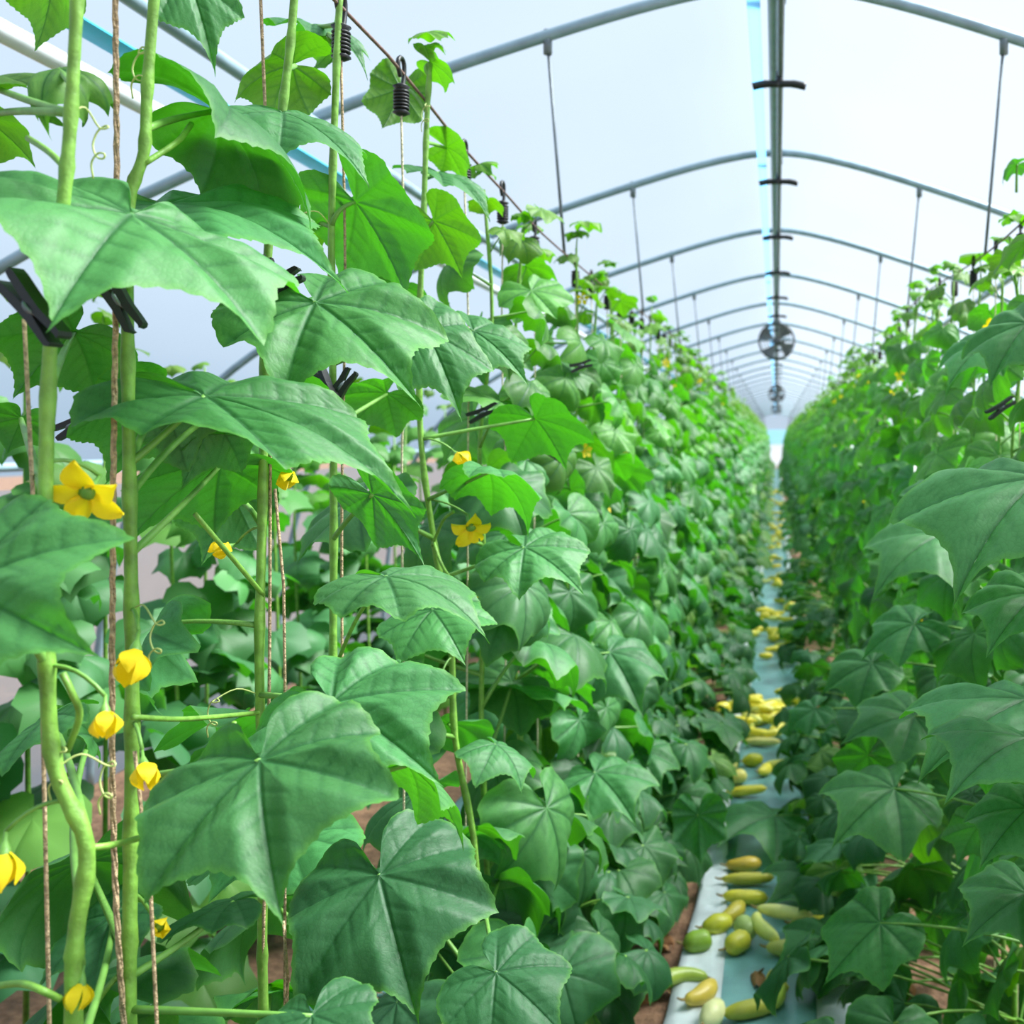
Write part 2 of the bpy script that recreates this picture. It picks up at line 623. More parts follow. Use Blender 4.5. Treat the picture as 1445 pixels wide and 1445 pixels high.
rk = {-1: 0, 1: 0}
for y in seen:
    for s in (-1, 1):
        x = LX - .045 if s < 0 else RX + .05
        top = 2.58 - .02
        bot = wire_h(y, s)
        k = rk[s]
        rk[s] += 1
        t = empty('hanging_rod', (x, y, bot))
        dx = (LX if s < 0 else RX) - x
        MB().tube([(0, 0, top - bot), (dx * .5, 0, (top - bot) * .5), (dx, 0, 0)], .0043, 6).build('rod', M_DARKSTEEL, t)
        MB().tube([(0, 0, top - bot - .03), (0, 0, top - bot + .035)], .012, 6).build('hook', M_CLAMP, t)
        if k < 4:
            tag(t, f"dark steel rod hanging from the {ORD[k]} visible arch on the {'left' if s < 0 else 'right'} side", 'rod', 'hanging rods')
        else:
            tag(t, f"faint distant rod hanging from the roof on the {'left' if s < 0 else 'right'} side", 'rod', f"distant hanging rods {'left' if s < 0 else 'right'}")
for s in (-1, 1):
    yy = np.concatenate([np.linspace(-3.5, 8, 70), np.linspace(8.5, 52, 60)])
    tag(MB().tube([(LX if s < 0 else RX, y, wire_h(y, s)) for y in yy], .0026, 6).build('trellis_wire', M_RUST),
        f"rusty trellis wire strung above the {'left' if s < 0 else 'right'} row of vines", 'wire')

# circulation fans
def fan(y, z, r, label):
    t = empty('circulation_fan', (0, y, z))
    tag(t, label, 'fan', 'circulation fans')
    mb = MB()
    n = 36
    V, Fc = [], []
    ringp = [(r, -.09), (r * .985, .09), (r * .93, .09), (r * .93, -.09)]
    for i in range(n):
        a = 2 * math.pi * i / n
        for rr, yy in ringp:
            V.append((rr * math.cos(a), yy, rr * math.sin(a)))
        for j in range(4):
            Fc.append((i * 4 + j, ((i + 1) % n) * 4 + j, ((i + 1) % n) * 4 + (j + 1) % 4, i * 4 + (j + 1) % 4))
    mb.add(V, Fc)
    mb.build('housing', M_GUARD, t)
    g = MB()
    for q in (.3, .45, .6, .75, .9):
        g.ring((0, -.095, 0), r * q, .0035, 'y', 28, 5)
    for i in range(8):
        a = i * math.pi / 4
        g.tube([(r * .12 * math.cos(a), -.097, r * .12 * math.sin(a)), (r * .97 * math.cos(a), -.092, r * .97 * math.sin(a))], .004, 5)
    g.build('guard', M_GUARD, t)
    MB().tube([(0, -.10, 0), (0, -.085, 0), (0, .10, 0), (0, .13, 0)], [r * .12, r * .2, r * .2, r * .1], 16).build('motor', M_GUARD, t)
    bm = MB()
    V = []
    for i in range(6):
        q = .17 + .73 * i / 5
        for j in range(5):
            w = (j / 4 - .5) * (.5 + .5 * q)
            V.append((r * q * math.cos(w), (.04 - .09 * j / 4) * .8, r * q * math.sin(w)))
    bm.add(V, [(i * 5 + j, i * 5 + j + 1, (i + 1) * 5 + j + 1, (i + 1) * 5 + j) for i in range(5) for j in range(4)])
    me = bm.mesh('blade', M_BLADE)
    for i in range(4):
        b = link('blade', me, t)
        b.rotation_euler = (0, -i * math.pi / 2 + .6, 0)
    MB().tube([(-.03, 0, r), (-.03, 0, 2.655 - z)], .008, 6).tube([(.03, 0, r), (.03, 0, 2.655 - z)], .008, 6).build('bracket', M_GUARD, t)


fan(10.0, CAMZ + .94, .18, 'grey round circulation fan with wire guard, the large one under the ridge')
fan(21.8, CAMZ + .93, .18, 'small distant circulation fan below the large fan')
fan(33.0, CAMZ + .93, .17, 'tiny farthest circulation fan just above the far door')

# ------------------------------------------------------------------ leaves
HALF = [(0, 1.0), (.055, .90), (.14, .80), (.26, .705), (.37, .645), (.50, .63), (.64, .60), (.80, .535),
        (.80, .42), (.755, .31), (.72, .20), (.745, .09), (.79, -.05), (.765, -.16), (.70, -.27), (.60, -.38), (.48, -.45), (.34, -.47),
        (.21, -.42), (.11, -.30), (.055, -.16), (.02, -.05)]
VEINS = [0.0, math.atan2(.80, .535), -math.atan2(.80, .535), math.atan2(.79, -.05), -math.atan2(.79, -.05), math.atan2(.55, -.42), -math.atan2(.55, -.42)]


def outline(n, seed):
    r = random.Random(seed)
    pts = [Vector((x, y)) for x, y in HALF]
    full = pts + [Vector((-p.x, p.y)) for p in pts[::-1]]
    # walk round, from the tip, resample evenly
    loop = full[:len(pts)]
    left = full[len(pts):]
    loop = loop + left
    seg = [(loop[i + 1] - loop[i]).length for i in range(len(loop) - 1)]
    tot = sum(seg)
    out = []
    keep = set()
    for k in range(n):
        s = tot * k / (n - 1)
        i = 0
        while i < len(seg) - 1 and s > seg[i]:
            s -= seg[i]
            i += 1
        t = min(1, s / seg[i])
        out.append(loop[i].lerp(loop[i + 1], t))
    # snap nearest samples to the three lobe tips so that points stay sharp
    for q in (Vector((0, 1)), Vector((.8, .535)), Vector((-.8, .535)), Vector((.79, -.05)), Vector((-.79, -.05))):
        j = min(range(n), key=lambda a: (out[a] - q).length)
        out[j] = q
    A = np.array([tuple(p) for p in out])
    ph = r.random() * 6
    sq = 1 + .012 * np.sin(np.arange(n) * 2.1 + ph) * (n > 60) + .035 * np.sin(np.arange(n) / n * 21 + ph)
    sx = 1 + r.uniform(-.06, .08)
    A = A * sq[:, None]
    A[:, 0] *= sx
    return A


def leaf_arrays(na, nr, seed, bt, bs, fold=.0, wav=.05, puck=.07, asym=0.0, bb=None, wx=1.0):
    r = random.Random(seed * 7 + 1)
    O = outline(na, seed)
    O[:, 0] *= wx
    t = (np.arange(nr + 1) / nr) ** .85
    X = (O[None, :, 0] * t[:, None])
    Y = (O[None, :, 1] * t[:, None])
    T = np.repeat(t[:, None], na, 1)
    R = np.hypot(X, Y)
    TH = np.arctan2(X, Y)
    # veins
    dmin = np.full(X.shape, 9.0)
    groove = np.zeros(X.shape)
    sec = np.zeros(X.shape)
    for k, a in enumerate(VEINS):
        s = X / wx * math.sin(a) + Y * math.cos(a)
        d = np.abs(X / wx * math.cos(a) - Y * math.sin(a))
        d = np.where(s > 0, d, 9)
        near = d < dmin
        w = .018 * (1.15 - .7 * T)
        groove = np.maximum(groove, np.exp(-(d / w) ** 2) * (s > 0))
        phs = (s - .75 * d) / .155 + k * .37 + .08 * np.sin(9 * X + 5 * Y)
        fr = np.abs(phs - np.floor(phs) - .5)
        sv = np.exp(-(fr / .11) ** 2) * np.clip(1 - d / .42, 0, 1) * (d < .45)
        sec = np.where(near, sv, sec)
        dmin = np.minimum(dmin, d)
    panel = np.clip(dmin / .17, 0, 1)
    panel = panel * panel * (3 - 2 * panel)
    frm = .012 * (1 - sec) * np.clip(R * 3, 0, 1)
    # bend outward along every ray
    ct = np.cos(TH)
    fw = np.clip(ct, 0, 1) ** 1.2
    bw = np.clip(-ct, 0, 1)
    side = 1 - fw - bw * .8
    if bb is None:
        bb = bs * .5
    K = bt * fw + bs * np.clip(side, 0, 1) * (1 + asym * np.sign(X)) + bb * bw
    p1, p2 = r.random() * 6, r.random() * 6
    K = K * (1 + .25 * np.sin(3 * TH + p1))
    K = np.where(np.abs(K) < 1e-3, 1e-3, K)
    rad = np.sin(K * R) / K
    Z = -(1 - np.cos(K * R)) / K
    ux, uy = np.sin(TH), np.cos(TH)
    X2, Y2 = ux * rad, uy * rad
    Z = Z - fold * np.abs(X2) + puck * panel * np.clip(T * 1.5, 0, 1) * .55 - .012 * groove + frm * .6
    Z = Z + wav * T ** 2 * (np.sin(5 * TH + p2) * .6 + np.sin(9 * TH + p1) * .4) * R
    V = np.stack([X2.ravel(), Y2.ravel(), Z.ravel()], 1)
    vein = np.clip(np.maximum(groove, .75 * sec * (T > .04)), 0, 1).ravel()
    rim = (np.clip((T - .93) / .07, 0, 1) * .6).ravel()
    flat = np.stack([X.ravel(), Y.ravel(), 0 * X.ravel()], 1)
    idx = np.arange((nr + 1) * na).reshape(nr + 1, na)
    q = np.stack([idx[:-1, :-1], idx[1:, :-1], idx[1:, 1:], idx[:-1, 1:]], -1).reshape(-1, 4)
    return V, q, vein, rim, flat


def mesh_np(name, V, Q, mat, attrs=None):
    me = bpy.data.meshes.new(name)
    nv, nf = len(V), len(Q)
    k = Q.shape[1]
    me.vertices.add(nv)
    me.vertices.foreach_set('co', np.asarray(V, np.float32).ravel())
    me.loops.add(nf * k)
    me.loops.foreach_set('vertex_index', np.asarray(Q, np.int32).ravel())
    me.polygons.add(nf)
    me.polygons.foreach_set('loop_start', np.arange(nf, dtype=np.int32) * k)
    me.polygons.foreach_set('use_smooth', np.ones(nf, bool))
    me.materials.append(mat)
    for nm, (ty, arr) in (attrs or {}).items():
        a = me.attributes.new(nm, ty, 'POINT')
        a.data.foreach_set({'FLOAT': 'value', 'FLOAT_VECTOR': 'vector', 'FLOAT_COLOR': 'color'}[ty], np.asarray(arr, np.float32).ravel())
    me.update(calc_edges=True)
    return me


def leaf_mesh(name, na, nr, seed, bt, bs, mat=None, xf=None, **kw):
    V, q, vein, rim, flat = leaf_arrays(na, nr, seed, bt, bs, **kw)
    if xf is not None:
        V = V @ np.array(xf).T
    q = q[:, ::-1]
    return mesh_np(name, V, q, mat or M_LEAF, {'vein': ('FLOAT', vein), 'rim': ('FLOAT', rim), 'flat': ('FLOAT_VECTOR', flat)})


def frame(t, n):
    t = Vector(t).normalized()
    n = Vector(n)
    n = (n - t * n.dot(t)).normalized()
    x = t.cross(n)
    return Matrix((x, t, n)).transposed()


# shared leaf meshes
rv = random.Random(5)
BENDS = [(.8, .8), (1.2, .8), (1.5, 1.0), (1.3, 1.4), (1.8, 1.2), (1.0, 1.6), (.5, .5), (2.0, 1.6)]
LEAF_HI = [leaf_mesh('leaf_blade', 92, 18, 100 + i, a, b, wav=rv.uniform(.07, .20), puck=rv.uniform(.03, .09), asym=rv.uniform(-.3, .3)) for i, (a, b) in enumerate(BENDS)]
LEAF_MID = [leaf_mesh('leaf_blade', 46, 8, 200 + i, a, b, wav=rv.uniform(.07, .20), puck=rv.uniform(.03, .09), asym=rv.uniform(-.3, .3)) for i, (a, b) in enumerate(BENDS)]
DRY = [leaf_mesh('dry_leaf', 40, 7, 300 + i, 1.8, 1.6, M_DRY, wav=.3, puck=.12, asym=.5) for i in range(3)]
LOWV = [leaf_arrays(22, 3, 400 + i, a, b, wav=.08, puck=.05) for i, (a, b) in enumerate(BENDS)]
PQ = Vector((0, -.42, -.95))          # where a shared petiole meets the stem, in leaf units
PETIOLE = [MB().tube(bez((0, .01, -.012), (0, -.22 + .1 * i, -.12 - .22 * i), PQ, 7), [.022, .022, .022, .023, .024, .026, .03, .034], 6).mesh('petiole', M_PET) for i in range(2)]


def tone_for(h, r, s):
    """h 0 bottom .. 1 top: old leaves deep green, young ones fresh yellow green; low ones darkened further for shade"""
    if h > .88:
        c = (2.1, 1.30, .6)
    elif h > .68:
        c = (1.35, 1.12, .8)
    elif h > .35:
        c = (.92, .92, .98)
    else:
        c = (.72, .74, .92)  # old-leaf green, with shade from the leaves above put into the colour
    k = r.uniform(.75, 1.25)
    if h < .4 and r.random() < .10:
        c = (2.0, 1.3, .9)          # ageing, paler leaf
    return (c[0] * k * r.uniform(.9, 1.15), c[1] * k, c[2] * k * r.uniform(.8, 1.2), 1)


# flowers
def petal_mesh(open_):
    V = []
    n, m = 6, 5
    for i in range(n + 1):
        u = i / n
        w = .011 * math.sin(math.pi * min(1, u * .86 + .12)) ** .7
        for j in range(m):
            v = j / (m - 1) - .5
            if open_:
                V.append((v * 2 * w, .004 + .026 * u, .008 * math.sin(u * 2.2) + .006 * (v * 2) ** 2 - .003 * u))
            else:
                V.append((v * 2 * w * .8, .0035 + .0085 * math.sin(u * 2.75) + .002 * (1 - u), .030 * u + .004 * abs(v) - .004 * (v * 2) ** 2 * u))
    q = np.array([(i * m + j, i * m + j + 1, (i + 1) * m + j + 1, (i + 1) * m + j) for i in range(n) for j in range(m - 1)])
    return mesh_np('petal', np.array(V), q, M_PETAL)


PETAL_O, PETAL_C = petal_mesh(True), petal_mesh(False)
CALYX = MB().tube([(0, 0, -.022), (0, 0, -.012), (0, 0, -.004), (0, 0, .005), (0, 0, .007)], [.0016, .002, .005, .0065, .003], 8).mesh('calyx', M_PET)
mbf = MB()
for k in range(5):
    a = k * 2 * math.pi / 5
    Rm = Matrix.Rotation(a, 3, 'Z')
    V = []
    for (x, y, z) in [(0, .004, .004), (.010, .016, .012), (0, .030, .014), (-.010, .016, .012)]:
        V.append(tuple(Rm @ Vector((x, y, z))))
    mbf.add(V, [(0, 1, 2, 3)])
mbf.tube([(0, 0, -.012), (0, 0, .006)], [.002, .006], 6)
FLOWER_SMALL = mbf.mesh('flower', M_PETAL)


def flower(parent, p, direction, open_=True, sc_=1.0, stalk_to=None):
    base = parent.location
    o = link('flower', CALYX, parent, Vector(p) - base)
    z = Vector(direction).normalized()
    o.rotation_euler = z.to_track_quat('Z', 'Y').to_euler()
    o.scale = (sc_,) * 3
    for k in range(5):
        b = link('petal', PETAL_O if open_ else PETAL_C, o)
        b.rotation_euler = (rnd.uniform(-.15, .15), 0, k * 2 * math.pi / 5 + rnd.uniform(-.1, .1))
        sx = rnd.uniform(.88, 1.12)
        b.scale = (sx, sx, rnd.uniform(.85, 1.15))
    if stalk_to is not None:
        a = Vector(p) - base
        e = Vector(stalk_to) - base
        m = (a + e) / 2 + Vector((0, 0, .012)) - z * .01
        MB().tube(bez(a - z * .02 * sc_, m, e, 6), .0017, 5).build('flower_stalk', M_PET, parent)
    return o


# ------------------------------------------------------------------ plants
STEMS = {}


def vine_stem(base, pts, r0=.0075, r1=.004, n=5):
    P = spline(pts, n)
    R = np.linspace(r0, r1, len(P))
    # little swollen nodes
    for i in range(len(P)):
        if i % 4 == 2:
            R[i] *= 1.22
    return P, R


def stem_at(P, z):
    return min(P, key=lambda p: abs(p.z - z))


def put_leaf(plant, node, phi, elev, L, roll, meshes, r, tone, petiole=True):
    t = Vector((math.cos(phi) * math.cos(elev), math.sin(phi) * math.cos(elev), math.sin(elev)))
    n = Vector((0, 0, 1)) - t * t.z
    M = frame(t, n) @ Matrix.Rotation(roll, 3, 'Y')
    o = link('leaf', meshes[r.randrange(len(meshes))], plant)
    off = M @ (PQ * L)
    M4 = Matrix.Translation(Vector(node) - off - plant.location) @ M.to_4x4() @ Matrix.Diagonal((L, L, L, 1))
    o.matrix_local = M4
    o.color = tone
    if petiole:
        link('petiole', PETIOLE[r.randrange(2)], o)
    return o


def vine(s, y, k, label, group, level, ymin_hero=0):
    """one climbing vine. level 0 near (hi leaves), 1 middle. s=-1 left row, +1 right row"""
    r = random.Random(1000 + k * 13 + (7 if s > 0 else 0))
    x = (LX if s < 0 else RX) + r.uniform(-.02, .02)
    plant = empty('cucumber_vine', (x, y, 0))
    tag(plant, label, 'vine', group)
    top = wire_h(y, s) - r.uniform(-.06, .10)
    pts = [Vector((x + r.uniform(-.018, .018), y + r.uniform(-.02, .02), z)) for z in np.linspace(0.005, top, 9)]
    pts[0] = Vector((x, y, -.01))
    P, R = vine_stem(plant.location, pts, .0068, .0032, 4)
    MB().tube([p - plant.location for p in P], R, 7 if level == 0 else 5).build('stem', M_STEM, plant)
    return plant, P, top, r


def dress(plant, P, top, r, s, y, level, keep=None, dz=.078, zmin=.10, flowers=True):
    z = zmin
    i = 0
    phi = r.uniform(0, 6)
    while z < top - .02:
        h = z / 2.05
        node = stem_at(P, z)
        inward = 0.0 if s < 0 else math.pi            # towards the aisle
        phi += 2.4 + r.uniform(-.5, .5)
        # leaves turn towards the light of the aisle and towards the front
        a = phi % (2 * math.pi)
        tgt = inward + (-.55 if s < 0 else .55)
        dlt = (a - tgt + math.pi) % (2 * math.pi) - math.pi
        a = tgt + dlt * .78
        elev = math.radians(r.uniform(-66, -6))
        if h < .35:
            elev -= .2
        L = (.145 if h < .45 else .145 - (h - .45) * .13) * r.uniform(.8, 1.15)
        if h > .88:
            L = r.uniform(.045, .075)
            elev += .3
        if level == 0:
            L *= 1.0
        roll = r.uniform(-.6, .6)
        if keep is None or keep(a, z, L, r):
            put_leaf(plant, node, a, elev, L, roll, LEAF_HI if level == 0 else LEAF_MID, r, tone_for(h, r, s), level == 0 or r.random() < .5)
        z += dz * r.uniform(.8, 1.2)
        i += 1
    # shoot tip leaf
    for q in range(2):
        put_leaf(plant, P[-1], r.uniform(0, 6.28), math.radians(r.uniform(5, 45)), r.uniform(.03, .05), 0, LEAF_MID, r, (2.3, 1.45, .6, 1), False)
    nf = r.choice([1, 2, 2, 3]) if flowers else 0
    for q in range(nf):
        zz = r.uniform(.5, top - .1)
        nd_ = stem_at(P, zz)
        d = Vector((-s * r.uniform(.3, 1), -r.uniform(0, 1), r.uniform(-.5, .4))).normalized()
        p = nd_ + d * r.uniform(.03, .06)
        if level == 0 and y < 2.6:
            flower(plant, p, d, r.random() < .5, r.uniform(.7, 1.0), nd_)
        else:
            o = link('flower', FLOWER_SMALL, plant, p - plant.location)
            o.rotation_euler = d.to_track_quat('Z', 'Y').to_euler()
            o.scale = (r.uniform(.7, 1.1),) * 3


def bay(y):
    k = sum(1 for a in seen if a < y)
    return k


SIDE = {-1: 'left', 1: 'right'}

# ---- hand-set vines beside the viewer (left row): stems follow the photograph's stems
near_stems = [
    # label, distance, stem pixels from top to bottom
    ('thick stemmed cucumber vine at the left edge, behind the large round leaf', .78,
     [(112, -60), (100, 160), (92, 260), (72, 470), (64, 700), (66, 940), (78, 1085), (122, 1195), (106, 1330), (104, 1500)]),
    ('cucumber vine wound on brown twine, carrying the big five pointed leaf', .90,
     [(222, -60), (208, 120), (203, 215), (182, 290), (180, 470), (183, 700), (186, 900), (186, 1100), (183, 1300), (182, 1500)]),
    ('cucumber vine with a black clip, third stem from the left edge', 1.14,
     [(418, -40), (410, 60), (398, 160), (380, 330), (374, 480), (371, 700), (366, 930), (372, 1180), (370, 1330), (372, 1460)]),
    ('cucumber vine with a forked black clip, fourth stem from the left edge', 1.33,
     [(480, -20), (474, 120), (468, 320), (470, 560), (471, 760), (470, 980), (474, 1160), (470, 1300), (474, 1420)]),
    ('tall cucumber vine with a star shaped shoot tip under a black hook', 1.65,
     [(607, 90), (602, 180), (598, 300), (592, 460), (594, 620), (612, 760), (636, 900), (642, 1040), (668, 1180), (672, 1290), (668, 1410)]),
]
near = []
for i, (lab, d, px) in enumerate(near_stems):
    pts = [at(a, b, d) for a, b in px][::-1]
    base = Vector((pts[0].x, d, 0))
    pts[0] = Vector((pts[0].x, d, -.01)) if pts[0].z < .25 else pts[0]
    if pts[0].z > .02:
        pts = [Vector((pts[0].x + .01, d, -.01)), Vector((pts[0].x + .004, d, pts[0].z * .5))] + pts
    plant = empty('cucumber_vine', base)
    tag(plant, lab, 'vine', 'cucumber vines in the left row')
    P, R = vine_stem(base, pts, .0066 if i in (0, 1) else .0056, .0042, 5)
    MB().tube([p - base for p in P], R, 9).build('stem', M_STEM, plant)
    near.append((plant, P, d))

# hero leaves: vine, attach px, distance, tip px, distance, facing, bend tip, bend side, options
HERO = [
    # top-left
    (1, (186, 300, .83), (72, 450, .715), (.46, -.82, .26), .5, .5, dict(puck=.16, wav=.05, wx=1.10, bb=1.2)),     # A
    (1, (232, 286, .98), (490, 398, .98), (.08, -.40, .90), .75, .55, dict(puck=.10, wx=.60)),                         # B
    (2, (445, 425, 1.10), (592, 580, 1.06), (.25, -.62, .75), .6, .6, dict(puck=.12, wx=.72)),                         # C
    (1, (305, 155, 1.02), (422, 318, 1.00), (.35, .42, .83), 1.0, 1.2, dict(puck=.08, wx=.85)),                        # D underside
    (2, (400, 158, 1.12), (512, 268, 1.10), (.35, -.35, .85), .8, .9, dict(wx=.6)),                                    # E
    (2, (412, 92, 1.28), (340, 145, 1.22), (-.2, .50, .82), .9, 1.1, dict(wx=.8)),                                     # F
    (3, (502, 285, 1.34), (578, 430, 1.36), (.25, .90, .30), .5, .5, dict(puck=.10, wx=.72)),                          # G translucent
    (4, (612, 312, 1.58), (652, 396, 1.60), (.2, .92, .25), .5, .6, dict(wx=.75)),                                     # H
    (1, (290, 556, .93), (592, 704, .96), (.30, -.34, .88), .55, .9, dict(puck=.10, asym=-.2, wx=.44)),                # I
    (0, (-62, 828, .71), (148, 932, .68), (.06, -.86, .50), .6, .55, dict(puck=.10, wx=.78)),                          # J
    (1, (366, 1072, .84), (396, 1302, .76), (.02, -.76, .62), .55, .60, dict(puck=.15, wx=.90)),                       # K
    (2, (468, 990, 1.00), (628, 1112, .96), (.10, -.60, .80), .6, .7, dict(puck=.14, wx=.72)),                         # L
    (3, (535, 1235, 1.12), (590, 1445, 1.05), (.05, -.66, .75), .5, .8, dict(puck=.12, wx=.88)),                       # M
    (4, (700, 1372, 1.25), (795, 1465, 1.22), (.15, -.55, .85), .6, .7, dict(wx=.8)),                                  # N
    (1, (440, 1432, .86), (440, 1580, .80), (.0, -.55, .85), .7, .6, dict(wx=.8)),                                     # O
    (3, (545, 812, 1.22), (690, 895, 1.20), (.15, -.18, .96), .8, .9, dict(wx=.72)),                                   # P
    (4, (690, 665, 1.55), (756, 750, 1.58), (.1, .36, .90), 1.0, 1.0, dict(wx=.9)),                                    # Q
    (4, (755, 590, 1.72), (800, 668, 1.78), (.2, .88, .40), .5, .5, dict(wx=.85)),                                     # R bright
    (3, (600, 465, 1.36), (652, 594, 1.33), (.45, -.75, .50), .5, .6, dict(wx=.55)),                                   # S
    (4, (668, 466, 1.55), (748, 548, 1.53), (.35, -.55, .72), .6, .6, dict(wx=.55)),                                   # T
    (4, (740, 772, 1.62), (825, 838, 1.58), (.15, -.50, .85), .6, .7, dict(puck=.12, wx=.8)),                          # U
    (3, (525, 697, 1.18), (598, 792, 1.20), (-.4, .65, .6), .7, .5, dict(wx=.45)),                                     # V dark
    (2, (575, 1078, 1.03), (642, 1200, 1.02), (.30, .62, .68), .8, 1.0, dict(wx=.62)),                                 # W dark
    (0, (75, -45, .95), (50, 70, .95), (.0, .8, .5), .5, .6, dict(wx=.6)),                                             # Y1
    (0, (-30, 112, .90), (72, 140, .87), (.1, -.35, .9), .6, .6, dict(wx=.6)),                                         # Y2
    (0, (-25, 165, .95), (48, 238, .96), (.1, .75, .6), .6, .6, dict(wx=.6)),                                          # Y3
    (0, (82, 96, .88), (92, 200, .88), (.05, -.97, .25), 2.3, 2.6, dict(puck=.2, wx=1.0, wav=.1)),                            # curled
    (1, (262, -40, 1.02), (304, 96, 1.00), (.45, -.70, .5), .5, .7, dict(wx=.42)),                                     # Z
    (3, (440, 34, 1.45), (516, 112, 1.42), (.35, -.30, .85), 1.1, .7, dict(wx=.55)),                                   # AA
    (3, (470, 62, 1.5), (455, 96, 1.46), (.1, .7, .6), .8, .8, dict(wx=.8)),
    (4, (565, 125, 1.70), (540, 184, 1.66), (.0, .75, .6), .5, .5, dict(wx=.7)),                                       # AB
    (4, (608, 88, 1.66), (640, 122, 1.64), (.2, .5, .8), .6, .5, dict(wx=.7)),                                         # AC shoot leaf
    (4, (630, 208, 1.80), (668, 240, 1.78), (.2, .6, .7), .8, .6, dict(wx=.8)),                                        # AD
    (4, (618, 242, 1.74), (690, 310, 1.70), (.4, -.3, .85), .8, .6, dict(wx=.5)),
    (0, (105, 468, 1.02), (18, 562, 1.03), (-.3, .62, .70), .7, .8, dict(wx=.75)),                                     # dark left
    (1, (225, 560, 1.02), (150, 690, 1.02), (-.4, .65, .6), .8, .9, dict(wx=.7)),                                      # I2 dark
    (1, (310, 655, 1.12), (180, 770, 1.10), (-.3, .42, .82), .6, .8, dict(wx=.7)),                                     # dark
    (1, (300, 585, 1.06), (255, 690, 1.05), (-.1, .80, .5), .7, .8, dict(wx=.8)),
    (2, (330, 700, 1.25), (285, 800, 1.22), (-.2, .7, .6), .6, .6, dict(wx=.7)),
    (0, (70, 1010, .98), (-20, 1110, .96), (-.3, -.2, .9), .8, .8, dict(wx=.8)),                                       # dark lower left
    (0, (130, 1040, 1.05), (60, 1000, 1.05), (-.2, .5, .85), .8, .8, dict(wx=.8)),
    (1, (330, 1270, .98), (225, 1330, .98), (-.2, .1, .95), .7, .9, dict(wx=.8)),
    (0, (160, 1290, .95), (60, 1400, .92), (-.1, -.4, .9), .7, .8, dict(wx=.8)),
    (2, (560, 945, 1.25), (525, 1010, 1.2), (-.1, -.5, .85), .7, .8, dict(wx=.8)),
    (4, (700, 1050, 1.62), (735, 1120, 1.58), (.2, .1, .95), 1.0, 1.0, dict()),
    (4, (610, 860, 1.45), (655, 935, 1.40), (.1, -.55, .82), .6, .7, dict()),
    (3, (545, 555, 1.5), (490, 610, 1.5), (-.1, .5, .8), .7, .7, dict()),
    (2, (420, 560, 1.3), (470, 640, 1.32), (.1, .65, .7), .7, .7, dict()),
    (4, (560, 400, 1.7), (500, 440, 1.7), (-.1, .5, .8), .7, .7, dict()),
    (3, (430, 300, 1.45), (455, 350, 1.5), (.1, .8, .5), .6, .7, dict()),
    (1, (250, 330, 1.10), (330, 400, 1.12), (.1, .7, .6), .7, .7, dict(wx=.8)),
    (0, (30, 590, 1.1), (10, 640, 1.1), (-.1, .5, .8), .6, .6, dict()),
]
TONES = {0: (1.0, 1.0, 1.0), 1: (1.0, 1.0, 1.0)}
for hi, (vi, a, b, n, bt, bs, kw) in enumerate(HERO):
    plant, P, d = near[vi]
    A, B = at(*a), at(*b)
    c = (B - A).length
    Lf = c * (bt / 2) / math.sin(bt / 2)
    ch = (B - A).normalized()
    nn = Vector(n)
    nn = (nn - ch * nn.dot(ch)).normalized()
    t0 = ch * math.cos(bt / 2) + nn * math.sin(bt / 2)
    n0 = nn * math.cos(bt / 2) - ch * math.sin(bt / 2)
    Mx = frame(t0, n0) * 1.0
    kw.setdefault('bb', bs * 1.3)
    big = c > .07
    me = leaf_mesh('leaf_blade', 176 if big else 80, 46 if big else 16, 600 + hi, bt, bs, None, [[Mx[i][j] * Lf for j in range(3)] for i in range(3)], **kw)
    o = link('leaf', me, plant, A - plant.location)
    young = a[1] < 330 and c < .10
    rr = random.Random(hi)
    o.color = (1.9, 1.25, .6, 1) if young else (rr.uniform(.92, 1.08), rr.uniform(.95, 1.05), rr.uniform(.95, 1.12), 1) if a[1] < 1150 else (.62, .68, .85, 1)  # lowest leaves: older green plus painted-in shade of the leaves over them
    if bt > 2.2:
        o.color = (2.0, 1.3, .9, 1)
    zn = max(.05, A.z - rr.uniform(.03, .07))
    node = stem_at(P, zn)
    e = node - A
    midp = e * .5 + Vector((0, 0, .015)) - n0 * .02
    MB().tube(bez(-n0 * .002, midp, e, 9), np.linspace(.0026, .0036, 10), 7).build('petiole', M_PET, o)

# flowers of the near vines, from the photograph
for vi, p, d, direction, op, s_ in [
    (0, (126, 692), .80, (.1, -.75, -.5), True, .95), (1, (190, 920), .86, (.2, -.6, -.75), False, .95), (0, (148, 1006), .77, (.3, -.5, -.8), False, .68),
    (1, (203, 1080), .87, (.4, -.5, -.6), False, .75), (0, (6, 1205), .76, (.3, -.5, -.75), False, .85), (1, (224, 1308), .92, (.5, -.6, .1), False, .6),
    (0, (114, 1388), .78, (.1, -.4, -.85), False, .65), (4, (664, 742), 1.58, (.3, -.6, -.6), True, 1.15), (4, (646, 642), 1.64, (.6, -.5, -.4), False, .9),
    (2, (322, 772), 1.2, (-.2, -.8, -.2), False, .7), (2, (408, 672), 1.16, (.2, -.8, -.3), False, .7), (4, (620, 960), 1.6, (.1, -.8, -.3), False, .6),
]:
    plant, P, _ = near[vi]
    q = at(p[0], p[1], d)
    flower(plant, q, direction, op, s_, stem_at(P, q.z + .03))

